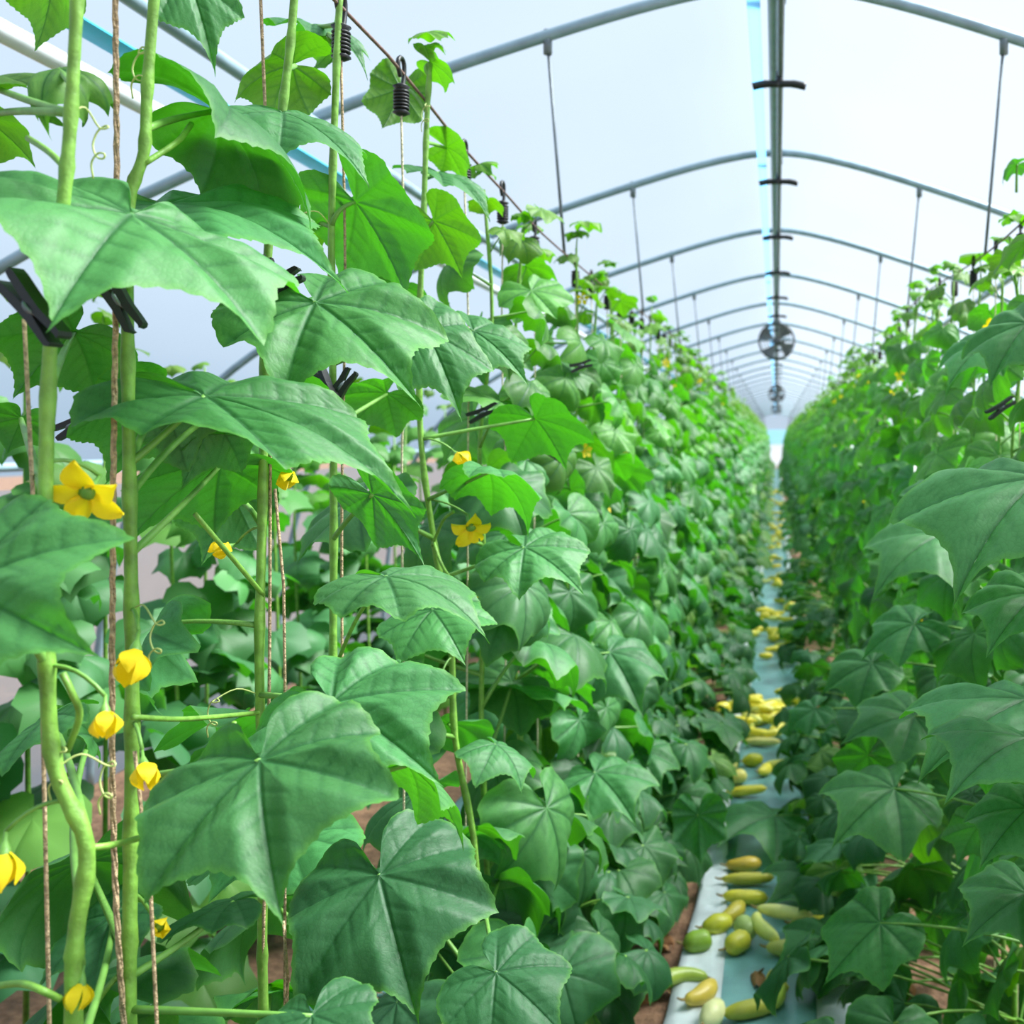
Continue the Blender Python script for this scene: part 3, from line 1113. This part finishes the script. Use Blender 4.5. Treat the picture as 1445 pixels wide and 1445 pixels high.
# side shoots and tendrils
for vi, pts in [
    (0, [(122, 1197, .78), (160, 1192, .80), (205, 1180, .84)]), (1, [(188, 1012, .89), (250, 1015, .96), (300, 1012, 1.05), (364, 1006, 1.13)]),
    (0, [(-10, 1392, .78), (30, 1388, .77), (60, 1398, .76), (85, 1410, .77)]), (2, [(365, 1065, 1.12), (335, 1040, 1.0), (330, 1020, .98)]),
    (4, [(612, 765, 1.63), (625, 800, 1.60), (650, 835, 1.57), (670, 850, 1.56)]), (4, [(610, 770, 1.64), (625, 735, 1.6), (640, 722, 1.58)]),
    (0, [(95, 1060, .79), (112, 1010, .78), (100, 975, .77), (88, 950, .77)]), (2, [(372, 840, 1.14), (330, 790, 1.1), (275, 725, 1.06)]),
    (1, [(120, 1440, .90), (150, 1395, .89), (172, 1372, .90)]), (3, [(470, 950, 1.33), (500, 880, 1.28), (540, 815, 1.23)]),
    (0, [(95, 240, .79), (70, 215, .80), (40, 195, .83)]), (1, [(205, 230, .9), (250, 200, .93), (270, 175, .97)]),
]:
    plant, P, d = near[vi]
    MB().tube([q - plant.location for q in spline([at(*p) for p in pts], 6)], .0026, 7).build('shoot', M_STEM, plant)
for vi, p, d, seed in [(1, (195, 75), .9, 1), (0, (140, 180), .8, 2), (0, (80, 1060), .78, 3), (1, (220, 880), .88, 4), (4, (600, 150), 1.6, 5), (0, (150, 1080), .8, 6), (2, (300, 990), 1.1, 7), (3, (430, 300), 1.3, 8)]:
    plant, P, _ = near[vi]
    r = random.Random(seed)
    q = at(p[0], p[1], d)
    e = stem_at(P, q.z)
    pts = [e, (e + q) / 2 + Vector((0, 0, .01)), q]
    for k in range(10):
        a = k * 1.1
        pts.append(q + Vector((.007 * math.cos(a), .004 * math.sin(a * .7), -.004 * k + .007 * math.sin(a))))
    MB().tube([w - plant.location for w in spline(pts, 4)], .0008, 5).build('tendril', M_TENDRIL, plant)

# fill the outer, lower side of the hand-set vines, and the very near vines beside the viewer
for i, (plant, P, d) in enumerate(near):
    r = random.Random(50 + i)

    def keep(a, z, L, r, d=d):
        inward = math.cos(a)
        if z > 1.35:
            return False
        if z > .95:
            return inward < -.35 and d > 1.0
        return inward < .15 or r.random() < .5
    dress(plant, P, P[-1].z, r, -1, d, 0, keep, dz=.065, flowers=False)
    # more leaves turned to the outside of the row
    for q in range(18):
        z = r.uniform(.08, 1.1) if q < 9 else r.uniform(.06, .6)
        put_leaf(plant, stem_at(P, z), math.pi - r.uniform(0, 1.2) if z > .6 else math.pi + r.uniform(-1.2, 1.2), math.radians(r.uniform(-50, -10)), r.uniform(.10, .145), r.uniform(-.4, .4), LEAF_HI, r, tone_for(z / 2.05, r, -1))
k = 0
for y, lab in ((.36, 'cucumber vine closest to the viewer in the left row'), (.58, 'cucumber vine second closest to the viewer in the left row')):
    pl, P, top, r = vine(-1, y, 900 + k, lab, 'cucumber vines in the left row', 0)
    k += 1

    def keep0(a, z, L, r):
        return (math.cos(a) < -.2 and math.sin(a) < .05) or z < .45
    dress(pl, P, top, r, -1, y, 0, keep0, flowers=False)

vines_y = {-1: [], 1: []}
# ---- middle distance vines with single leaves
IND_END = 10.5
for s in (-1, 1):
    y = 1.95 if s < 0 else 1.15
    k = 0
    while y < IND_END:
        lvl = 0 if y < 3.6 else 1
        n = k + (5 if s < 0 else 0)
        if n < 14:
            lab = f'leafy cucumber vine in the {SIDE[s]} row, {ORD[n]} from the front'
            grp = f'cucumber vines in the {SIDE[s]} row'
        else:
            b = bay(y)
            lab = f'leafy cucumber vine in the {SIDE[s]} row just beyond the {ORD[b - 1]} visible arch'
            grp = f'cucumber vines {SIDE[s]} of the aisle beyond arch {ORD[b - 1]}'
        pl, P, top, r = vine(s, y, k, lab, grp, lvl)
        dress(pl, P, top, r, s, y, lvl, None, dz=.058 if y < 5 else .068)
        vines_y[s].append(y)
        y += r.uniform(.26, .32) * (1.0 if y < 7 else 1.15)
        k += 1

# low leaves sprawling from the foot of the rows over the edges of the aisle
sp = random.Random(31)
for pl in [o for o in COL.objects if o.name.startswith('cucumber_vine') and 1.8 < o.location.y < IND_END]:
    s = -1 if pl.location.x < 0 else 1
    lvl_hi = pl.location.y < 3.6
    for q in range(8 if pl.location.y < 4.5 else 5):
        reach = sp.uniform(.06, .17 if pl.location.y < 3.5 else .31) if s < 0 else sp.uniform(.14, .44)
        yy = pl.location.y + sp.uniform(-.16, .16)
        z = sp.uniform(.10, .42) * (1.25 - reach * 1.4)
        node = Vector((pl.location.x - s * reach, yy, max(.03, z - .08)))
        a = (0 if s < 0 else math.pi) + sp.uniform(-1.3, 1.3)
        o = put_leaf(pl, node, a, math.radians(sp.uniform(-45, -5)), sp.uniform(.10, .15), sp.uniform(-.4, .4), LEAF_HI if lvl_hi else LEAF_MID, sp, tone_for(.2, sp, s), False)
        A = Vector(o.location)
        root = Vector((0, 0, max(.04, node.z - .02)))
        me = MB().tube(bez(A, (A + root) / 2 + Vector((0, 0, .05)), root, 5), .0032, 5).build('runner', M_STEM, pl)

# right row, hand-set leaves reaching into the aisle
right = [o for o in COL.objects if o.name.startswith('cucumber_vine') and o.location.x > 0]
leftrow = [o for o in COL.objects if o.name.startswith('cucumber_vine') and o.location.x < 0 and o.location.y > 1.9]
HERO_R = [
    ((1470, 672, 1.25), (1335, 860, 1.15), (-.35, -.55, .75), .7, .8), ((1465, 835, 1.25), (1395, 930, 1.18), (-.3, -.6, .7), .6, .7),
    ((1450, 985, 1.35), (1290, 1110, 1.25), (-.3, -.35, .9), .6, .9), ((1450, 1040, 1.2), (1335, 1120, 1.1), (-.2, -.45, .85), .6, 1.0),
    ((1262, 1112, 2.1), (1172, 1200, 2.0), (-.2, -.6, .75), .6, .9), ((1450, 455, 1.7), (1398, 552, 1.65), (-.4, -.6, .7), .6, .7),
    ((1385, 505, 2.1), (1330, 560, 2.1), (-.2, .4, .85), .7, .8), ((1335, 752, 2.1), (1228, 842, 2.0), (-.3, -.5, .8), .8, .8),
    ((1345, 690, 2.3), (1270, 745, 2.25), (-.3, -.5, .8), .7, .8), ((1225, 1065, 2.5), (1180, 1115, 2.5), (.1, .75, .5), .5, .5),
    ((1380, 1165, 1.9), (1350, 1225, 1.9), (.1, .8, .4), .5, .5), ((1450, 1140, 1.3), (1385, 1225, 1.25), (-.3, -.55, .8), .6, .7),
    ((1450, 1260, 1.4), (1360, 1330, 1.35), (-.2, -.5, .85), .6, .7), ((1242, 1302, 2.0), (1165, 1392, 1.95), (-.2, -.6, .75), .6, .8),
    ((1230, 935, 2.8), (1160, 985, 2.8), (-.3, -.5, .8), .7, .8), ((1395, 480, 1.9), (1340, 555, 1.85), (-.3, -.4, .85), .7, .7),
    ((1435, 232, 2.3), (1412, 262, 2.3), (-.3, .3, .85), 1.2, .8), ((1150, 1000, 3.4), (1110, 1035, 3.4), (-.3, -.5, .8), .7, .8),
    ((1092, 1150, 3.75), (1012, 1204, 3.55), (-.2, -.45, .87), .7, .8), ((985, 1150, 3.3), (990, 1222, 3.25), (-.2, .8, .3), .5, .5),
    ((1000, 1085, 3.9), (945, 1130, 3.8), (-.1, -.6, .8), .7, .9), ((1172, 1245, 3.3), (1075, 1290, 3.15), (-.1, -.5, .85), .8, .9),
    ((1180, 1330, 2.8), (1090, 1372, 2.75), (-.2, -.5, .85), .7, .8), ((955, 1120, 3.5), (935, 1215, 3.4), (.2, -.8, .5), .6, .8),
    ((900, 1060, 3.2), (935, 1125, 3.1), (.3, -.8, .5), .8, 1.2), ((860, 920, 2.6), (905, 1010, 2.5), (.3, -.8, .5), .8, 1.2),
    ((840, 1090, 2.4), (900, 1170, 2.3), (.3, -.6, .7), .7, .9),
    ((1290, 880, 2.3), (1215, 930, 2.3), (-.3, -.5, .8), .7, .8), ((1290, 1010, 2.3), (1190, 1050, 2.25), (-.2, -.5, .85), .7, .8),
]
for hi, (a, b, n, bt, bs) in enumerate(HERO_R):
    A, B = at(*a), at(*b)
    plant = min(right if A.x > -.08 else leftrow, key=lambda o: abs(o.location.y - A.y - .05))
    c = (B - A).length
    Lf = c * (bt / 2) / math.sin(bt / 2)
    ch = (B - A).normalized()
    nn = Vector(n)
    nn = (nn - ch * nn.dot(ch)).normalized()
    t0 = ch * math.cos(bt / 2) + nn * math.sin(bt / 2)
    n0 = nn * math.cos(bt / 2) - ch * math.sin(bt / 2)
    Mx = frame(t0, n0)
    me = leaf_mesh('leaf_blade', 110, 24, 800 + hi, bt, bs, None, [[Mx[i][j] * Lf for j in range(3)] for i in range(3)], puck=.11, wx=.78, bb=bs * 1.2)
    o = link('leaf', me, plant, A - plant.location)
    rr = random.Random(hi + 70)
    o.color = (rr.uniform(.9, 1.0), rr.uniform(.92, 1.0), rr.uniform(1.0, 1.15), 1)
    node = Vector((plant.location.x, plant.location.y, max(.06, A.z - .06)))
    e = node - A
    MB().tube(bez(-n0 * .002, e * .5 + Vector((0, 0, .03)), e, 8), np.linspace(.0026, .0036, 9), 6).build('petiole', M_PET, o)

# ---- farther vines: one foliage mesh each, variants shared
def foliage_mesh(seed, h=2.05, s=-1, count=30, both=True, big=1.0):
    r = random.Random(seed)
    VV, QQ, CC = [], [], []
    n = 0
    for i in range(count):
        z = .08 + (h - .1) * (i + r.random()) / count
        hh = z / 2.05
        inward = 0.0 if s < 0 else math.pi
        a = inward + r.uniform(-1.9, 1.9) + (-.4 if s < 0 else .4)
        out_ = max(0, .6 - z) * .55 * r.random() + (.10 * r.random() if z < 1.6 else 0)
        e = math.radians(r.uniform(-55, -8))
        L = (.15 if hh < .5 else .15 - (hh - .5) * .15) * r.uniform(.8, 1.15) * big
        if hh > .9:
            L *= .6
        t = Vector((math.cos(a) * math.cos(e), math.sin(a) * math.cos(e), math.sin(e)))
        M = frame(t, Vector((0, 0, 1)) - t * t.z) @ Matrix.Rotation(r.uniform(-.4, .4), 3, 'Y')
        V, q, *_ = LOWV[r.randrange(len(LOWV))]
        p = Vector((r.uniform(-.03, .03) - s * out_, r.uniform(-.08, .08), z)) - M @ (PQ * L)
        VV.append(V @ (np.array(M) * L).T + np.array(p))
        QQ.append(q[:, ::-1] + n)
        n += len(V)
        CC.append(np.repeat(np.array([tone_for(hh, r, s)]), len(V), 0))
    return mesh_np('foliage', np.concatenate(VV), np.concatenate(QQ), M_FOL, {'tone': ('FLOAT_COLOR', np.concatenate(CC))})


FOL = {s: [foliage_mesh(2000 + i * 2 + (s > 0), 2.06, s, 32) for i in range(7)] for s in (-1, 1)}
STEM_FAR = MB().tube([(0, 0, -.01), (.01, 0, .7), (-.01, .01, 1.4), (0, 0, 2.0)], [.007, .006, .005, .003], 5).mesh('stem', M_STEM)
rf = random.Random(77)
for s in (-1, 1):
    y = vines_y[s][-1] + .3
    n = 0
    while n < 76:
        x = (LX if s < 0 else RX) + rf.uniform(-.03, .03)
        t = empty('cucumber_vine', (x, y, 0), rf.uniform(-.25, .25))
        t.scale = (1, 1, rf.uniform(.96, 1.04))
        far = 'before' if y < 21.5 else 'beyond'
        tag(t, f'small distant cucumber vine in the {SIDE[s]} row {far} the second fan', 'vine', f'distant vines {SIDE[s]} {far} the second fan')
        link('stem', STEM_FAR, t)
        f = link('foliage', FOL[s][rf.randrange(7)], t)
        f['kind'] = 'stuff'
        y += rf.uniform(.26, .31)
        n += 1
    # the last stretch as one mass
    VV, QQ, CC, n = [], [], [], 0
    while y < 51.8:
        me = FOL[s][rf.randrange(7)]
        v = np.empty(len(me.vertices) * 3, np.float32)
        me.vertices.foreach_get('co', v)
        v = v.reshape(-1, 3) + np.array([(LX if s < 0 else RX), y, 0])
        q = np.empty(len(me.loops), np.int32)
        me.loops.foreach_get('vertex_index', q)
        c = np.empty(len(me.vertices) * 4, np.float32)
        me.attributes['tone'].data.foreach_get('color', c)
        VV.append(v)
        QQ.append(q.reshape(-1, 4) + n)
        CC.append(c.reshape(-1, 4))
        n += len(v)
        y += .33
    me = mesh_np('far_foliage', np.concatenate(VV), np.concatenate(QQ), M_FOL, {'tone': ('FLOAT_COLOR', np.concatenate(CC))})
    tag(link('far_foliage', me), f'farthest mass of green vine leaves at the end of the {SIDE[s]} row', 'foliage', kind='stuff')

# outer rows, seen through the gaps
for s, y0, cnt in ((-1, 1.5, 40), (1, 2.0, 26)):
    y = y0
    for n in range(cnt):
        x = s * 1.75 + rf.uniform(-.05, .05)
        t = empty('cucumber_vine', (x, y, 0), rf.uniform(-.6, .6))
        t.scale = (1, 1, rf.uniform(.80, .92))
        tag(t, f'cucumber vine of the outer row glimpsed behind the {SIDE[s]} row', 'vine', f'outer row vines {SIDE[s]}')
        link('stem', STEM_FAR, t)
        f = link('foliage', FOL[rf.choice((-1, 1))][rf.randrange(7)], t)
        f['kind'] = 'stuff'
        y += rf.uniform(.24, .34) if n < 26 else rf.uniform(.5, .8)

# ------------------------------------------------------------------ twines, hooks, clips
hook_me = MB().tube(spline([(0, -.004, -.012), (0, -.013, 0), (0, -.011, .012), (0, 0, .018), (0, .011, .012), (0, .011, -.006), (0, .004, -.03), (0, 0, -.05)], 4), .0034, 6).mesh('hook', M_BLACK)
bob_me = MB().tube([(0, 0, -.022), (0, 0, -.026), (0, 0, -.030), (0, 0, -.062), (0, 0, -.066), (0, 0, -.070)], [.006, .013, .009, .009, .013, .006], 10).mesh('bobbin', M_BLACK)
wound_me = MB()
for k in range(6):
    wound_me.ring((0, 0, -.034 - k * .005), .0102, .0022, 'z', 12, 5)
wound_me = wound_me.mesh('wound_twine', M_BLACK)


def trellis(s, y, label, group, big=False, brown=False):
    x = LX if s < 0 else RX
    h = wire_h(y, s)
    t = empty('trellis_twine', (x, y, h))
    tag(t, label, 'twine', group)
    link('hook', hook_me, t)
    link('bobbin', bob_me, t)
    if y < 6:
        link('wound_twine', wound_me, t)
    r = random.Random(int(y * 1000) + s)
    pts = [(0, 0, -.068)] + [(r.uniform(-.006, .006), .012 + r.uniform(-.006, .006), -.068 - (h - .07) * q / 7) for q in range(1, 8)]
    rad = .0034 if brown else .0018
    P = spline(pts, 5)
    if brown:
        for o_ in (0, 2.1, 4.2):
            MB().tube([p + Vector((.0014 * math.cos(i * 1.3 + o_), .0014 * math.sin(i * 1.3 + o_), 0)) for i, p in enumerate(spline(pts, 16))], .0014, 5).build('strand', M_TWINE, t)
    else:
        MB().tube(P, rad, 5).build('strand', M_PALETWINE if y > 1.4 else M_TWINE, t)


hook_list = [(.88, 'brown jute twine hanging left of the second stem at the left edge', True), (1.13, 'brown twine beside the third stem, running up past the top edge', False),
             (1.34, 'twine on a black hook at the top edge of the picture', False), (1.555, 'twine on the big black looped hook below the rusty wire', False),
             (1.87, 'twine on a small black hook, second down the left wire', False), (2.13, 'twine on a grey worn hook, third down the left wire', False),
             (2.41, 'twine on a grey hook, fourth down the left wire', False), (2.9, 'twine on a dark hook beside the first hanging rod', False)]
for y, lab, br in hook_list:
    trellis(-1, y, lab, 'twines of the left row', brown=br)
for i, y in enumerate([v for v in vines_y[-1] if v > 3.0]):
    trellis(-1, y + .03, 'twine on a dark hook farther down the left wire', 'farther twines of the left row')
for i, y in enumerate(vines_y[1]):
    if i < 8:
        trellis(1, y + .03, f'twine on a dark hook above the {ORD[i]} vine of the right row', 'twines of the right row')
    else:
        trellis(1, y + .03, 'twine on a dark hook farther down the right wire', 'farther twines of the right row')
# extra low twines by the near stems
for p0, p1, lab in [((190, 1060, .88), (222, 1460, .86), 'tan twine running down past the leaf in the lower left corner'),
                    ((34, 450, .83), (70, 1460, .83), 'thin brown twine at the left edge beside the bent stem'),
                    ((400, 1300, 1.08), (402, 1470, 1.08), 'tan twine stub under the tip of the large lower leaf'),
                    ((388, 690, 1.1), (402, 960, 1.12), 'tan twine beside the third stem at mid height')]:
    a, b = at(*p0), at(*p1)
    t = empty('tie_twine', (b.x, b.y, b.z))
    tag(t, lab, 'twine')
    MB().tube([a - b, (a - b) * .5 + Vector((.004, 0, 0)), Vector((0, 0, 0)), Vector((0, 0, -b.z + .002))], .0017, 6).build('strand', M_TWINE, t)

# black pegs that clip stems to twines
def peg(p, axis, L, label):
    t = empty('plant_clip', p)
    tag(t, label, 'clip', 'black plant clips')
    z = Vector(axis).normalized()
    q = z.to_track_quat('Z', 'Y').to_matrix()
    for k in (-1, 1):
        m = MB()
        w = .0062
        V = []
        prof = [(-.5, .0070, .0050), (-.42, .0065, .0065), (-.1, .0045, .007), (.1, .0040, .0065), (.35, .0055, .0055), (.46, .006, .0045), (.5, .0045, .003)]
        for u, off, th in prof:
            for (aa, bb) in ((-w, -th * .5), (w, -th * .5), (w, th * .5), (-w, th * .5)):
                V.append(tuple(q @ Vector((aa, k * off + bb, u * L))))
        nn = len(prof)
        Fc = [(i * 4 + j, i * 4 + (j + 1) % 4, (i + 1) * 4 + (j + 1) % 4, (i + 1) * 4 + j) for i in range(nn - 1) for j in range(4)]
        Fc += [(0, 1, 2, 3), tuple((nn - 1) * 4 + j for j in (3, 2, 1, 0))]
        m.add(V, Fc)
        m.build('jaw', M_BLACK, t, smooth=False)
    m = MB()
    m.ring((0, 0, 0), .007, .002, 'y', 14, 5)
    o = m.build('spring', M_DARKSTEEL, t)
    o.rotation_euler = q.to_euler()


for p, ax, L, lab in [((48, 436, .76), (.62, -.1, -.70), .066, 'large black plant clip at the left edge below the big leaf'),
                      ((168, 424, .88), (.45, .1, -.8), .058, 'black plant clip half hidden under the big five pointed leaf'),
                      ((366, 400, 1.12), (.1, .2, 1), .062, 'upright black plant clip on the third stem'),
                      ((398, 398, 1.10), (.85, .1, .45), .045, 'short black plant clip slanting off the third stem'),
                      ((460, 548, 1.30), (-.45, .1, .9), .055, 'black plant clip on the fourth stem leaning left'),
                      ((482, 545, 1.31), (.55, .1, .85), .050, 'black plant clip on the fourth stem leaning right'),
                      ((682, 582, 1.75), (.9, .1, .4), .055, 'black plant clip under the bright leaf in the middle of the left row'),
                      ((780, 640, 2.0), (.8, .1, -.5), .055, 'small black plant clip behind the bright translucent leaf'),
                      ((102, 600, 1.3), (.8, .2, .5), .045, 'small black plant clip in the gap left of the yellow flower'),
                      ((1412, 575, 1.9), (.8, .2, .5), .06, 'black plant clip near the right edge at mid height'),
                      ((820, 516, 2.3), (.9, .2, .3), .05, 'small black plant clip high in the left row near the wire')]:
    peg(at(*p), ax, L, lab)

# ------------------------------------------------------------------ fallen cucumbers in the aisle
def cuke_mesh(seed, L, bend, r0):
    r = random.Random(seed)
    n = 12
    pts, rad = [], []
    for i in range(n + 1):
        u = i / n
        a = bend * (u - .5)
        pts.append((L / max(bend, .01) * math.sin(a), L / max(bend, .01) * (1 - math.cos(a)) * (1 if bend else 0), 0) if bend > .05 else (L * (u - .5), 0, 0))
        e = min(1, math.sin(math.pi * min(max(u, .0), 1)) ** .38)
        rad.append(max(.002, r0 * e * (.88 + .22 * u + .05 * math.sin(u * 9 + seed))))
    return MB().tube(pts, rad, 10).mesh('cucumber_body', M_FRUIT), pts


CK = [cuke_mesh(i, *a) for i, a in enumerate([(.15, .5, .024), (.17, 1.5, .022), (.13, 1.0, .026), (.11, 2.2, .022), (.10, .3, .030), (.18, .25, .021), (.085, .6, .033)])]
STUB = []
for me, pts in CK:
    a, b = Vector(pts[0]), Vector(pts[1])
    dd = (a - b).normalized()
    STUB.append(MB().tube([a - dd * .004, a + dd * .008, a + dd * .018 + Vector((0, .004, .003))], [.005, .0035, .0028], 6).mesh('stalk', M_STUB))
YEL, PALE, GRN, GOLD = (.86, .74, .06), (.78, .78, .20), (.20, .36, .03), (.60, .42, .05)
OLIVE = (.56, .56, .04)
# pixel x, y of the fruit on the ground, variant, heading, colour, height in the pile, label
CUKES = [
    (1072, 1326, 1, -1.15, (.80, .82, .22), .050, 'large pale bent cucumber standing out at the heap in the near aisle'),
    (1106, 1312, 5, -.3, (.86, .82, .30), .062, 'straight pale cucumber lying on the big bent one'),
    (1150, 1308, 0, .15, OLIVE, .020, 'olive green cucumber poking out right of the heap'),
    (1012, 1312, 4, .5, OLIVE, .026, 'fat olive yellow cucumber at the left of the near heap'),
    (1035, 1298, 2, 1.0, (.55, .46, .05), .030, 'ochre cucumber on top of the near heap'),
    (1040, 1340, 6, .8, (.62, .58, .05), .028, 'stubby yellow cucumber in front of the near heap'),
    (1052, 1322, 6, 2.0, (.40, .52, .16), .034, 'small round green cucumber in the middle of the near heap'),
    (984, 1338, 6, .3, (.24, .40, .04), .028, 'short green cucumber on the white film left of the heap'),
    (958, 1384, 1, -2.6, (.34, .46, .06), .022, 'curved green cucumber with a yellow end lying over the white film'),
    (992, 1412, 2, 1.0, (.70, .52, .08), .024, 'small yellow cucumber leaning on the teal cover'),
    (1092, 1395, 3, -1.2, (.66, .58, .08), .022, 'hooked yellow cucumber curled round a dry flower'),
    (1060, 1432, 0, .3, (.42, .42, .05), .022, 'dull olive cucumber at the bottom edge of the aisle'),
    (1090, 1420, 2, 1.0, (.32, .46, .06), .024, 'green cucumber beside the olive one at the bottom edge'),
    (1005, 1442, 4, 1.2, (.82, .82, .40), .026, 'very pale cucumber tip at the bottom edge of the picture'),
    (1112, 1345, 2, .1, (.62, .60, .14), .022, 'yellow cucumber end tucked right of the bent one'),
    (1052, 1272, 0, .1, YEL, .024, 'yellow cucumber above the near heap, lower of two'),
    (1055, 1245, 5, .1, (.58, .52, .06), .024, 'yellow cucumber above the near heap, upper of two'),
    (1050, 1225, 2, .2, GOLD, .024, 'golden cucumber under the broad leaf in the aisle'),
    (1052, 1118, 5, .03, YEL, .024, 'long yellow cucumber lying straight across the aisle'),
    (1040, 1100, 6, .4, (.78, .70, .16), .030, 'small pear shaped yellow cucumber in the middle aisle'),
    (1062, 1075, 4, .2, (.62, .60, .03), .028, 'round yellow green cucumber in the middle aisle'),
    (1080, 1088, 2, 1.3, YEL, .024, 'short yellow cucumber beside the round one'),
    (1102, 1080, 0, .4, (.70, .68, .12), .024, 'yellow cucumber at the right of the middle group'),
    (1034, 1080, 2, 1.5, (.80, .74, .22), .024, 'thin pale cucumber standing beside the pear shaped one'),
    (1075, 1047, 5, -.08, (.82, .72, .22), .024, 'long pale yellow cucumber at the front of the second heap'),
]
fr = random.Random(21)
for i, (px, py, v, hd, col, z, lab) in enumerate(CUKES):
    g = ground(px, py + 10)
    t = empty('cucumber', (g.x, g.y, z + .012), hd)
    tag(t, lab, 'cucumber', 'fallen cucumbers')
    b = link('body', CK[v][0], t)
    b.color = (*col, 1)
    link('stalk', STUB[v], t)
    t.rotation_euler = (fr.uniform(-.4, .4), fr.uniform(-.12, .12), hd)
cnt = 0
for px, py, n, spread_ in [(1066, 1020, 22, .26), (1085, 1005, 16, .26), (1050, 1036, 8, .18), (1090, 905, 14, .22), (1082, 880, 8, .2), (1095, 860, 8, .25), (1088, 820, 10, .22), (1092, 790, 10, .22), (1093, 765, 10, .22), (1094, 745, 10, .2), (1095, 725, 12, .25), (1095, 705, 12, .25), (1095, 690, 12, .25)]:
    g = ground(px, py + 8)
    sy = (.6 if py > 950 else 1.0 if py > 780 else 2.2)
    for q in range(n):
        v = fr.randrange(7)
        t = empty('cucumber', (g.x + fr.uniform(-spread_, spread_) * .75, g.y + fr.uniform(-.5, .5) * sy, .034 + fr.uniform(0, .045)), fr.uniform(-.9, .9))
        c = fr.choice([YEL, YEL, PALE, (.88, .72, .05), (.74, .68, .06)])
        nm = {YEL: 'yellow', PALE: 'pale green', (.88, .72, .05): 'golden', (.74, .68, .06): 'olive yellow'}[c]
        sz = ['straight', 'curved', 'plump', 'hooked', 'stubby', 'long slim', 'short round'][v]
        ox = 'left' if t.location.x < g.x - .05 else 'right' if t.location.x > g.x + .05 else 'middle'
        if py > 950:
            yy_ = 'front' if t.location.y < 5.2 else 'back'
            lb_ = f'{sz} {nm} cucumber at the {yy_} {ox} of the second heap'
            tag(t, lb_, 'cucumber', 'cucumbers of the second heap')
        elif py > 850:
            lb_ = f'{sz} {nm} cucumber at the {ox} of the third heap down the aisle'
            tag(t, lb_, 'cucumber', 'cucumbers of the third heap')
        else:
            tag(t, 'tiny yellow cucumber in the distant line down the aisle', 'cucumber', 'distant fallen cucumbers')
        b = link('body', CK[v][0], t)
        b.color = (*c, 1)
        cnt += 1

# ------------------------------------------------------------------ litter
dl = random.Random(9)
spots = [(285, 1380, 1), (275, 1250, 0), (330, 1235, 2), (455, 1385, 0), (480, 1400, 1), (940, 1335, 2), (928, 1290, 1), (1240, 1420, 0), (1280, 1400, 1), (1265, 1360, 2), (1330, 1300, 0),
         (1030, 945, 1), (1045, 960, 0), (1015, 1035, 2), (1005, 1050, 1), (820, 1180, 0), (860, 1260, 1), (1168, 1140, 2), (1240, 1080, 1), (1068, 1392, 2), (1160, 1380, 0), (915, 1400, 1), (850, 1300, 2), (830, 1310, 0), (1050, 935, 2)]
for i, (px, py, v) in enumerate(spots):
    g = ground(px, py)
    o = link('dry_leaf', DRY[v], None, (g.x, g.y, .035))
    L = dl.uniform(.05, .085)
    o.scale = (L, L, L)
    o.rotation_euler = (dl.uniform(-.5, .5), dl.uniform(-.5, .5), dl.uniform(0, 6.28))
    o.color = (*dl.choice([(.42, .22, .10), (.50, .30, .14), (.36, .17, .08), (.56, .40, .22)]), 1)
    if i == 0:
        tag(o, 'crumpled orange brown dry leaf at the bottom left under the vines', 'dry leaf', 'dry leaves')
    else:
        side = 'left of the aisle' if g.x < -.25 else 'right of the aisle' if g.x > .15 else 'on the aisle cover'
        tag(o, f'crumpled brown dry leaf on the ground {side}', 'dry leaf', f'dry leaves {side}')
for i in range(150):
    s = dl.choice((-1, 1))
    x = s * dl.uniform(.30, 1.1) if s < 0 else dl.uniform(.2, 1.0)
    y = dl.uniform(.8, 7)
    o = link('dry_leaf', DRY[dl.randrange(3)], None, (x, y, .03))
    L = dl.uniform(.04, .085)
    o.scale = (L, L, L)
    o.rotation_euler = (dl.uniform(-.5, .5), dl.uniform(-.5, .5), dl.uniform(0, 6.28))
    o.color = (*dl.choice([(.42, .22, .10), (.50, .30, .14), (.36, .17, .08), (.56, .40, .22)]), 1)
    side = 'left of the aisle' if x < -.25 else 'right of the aisle'
    tag(o, f'crumpled brown dry leaf on the ground {side}', 'dry leaf', f'dry leaves {side}')
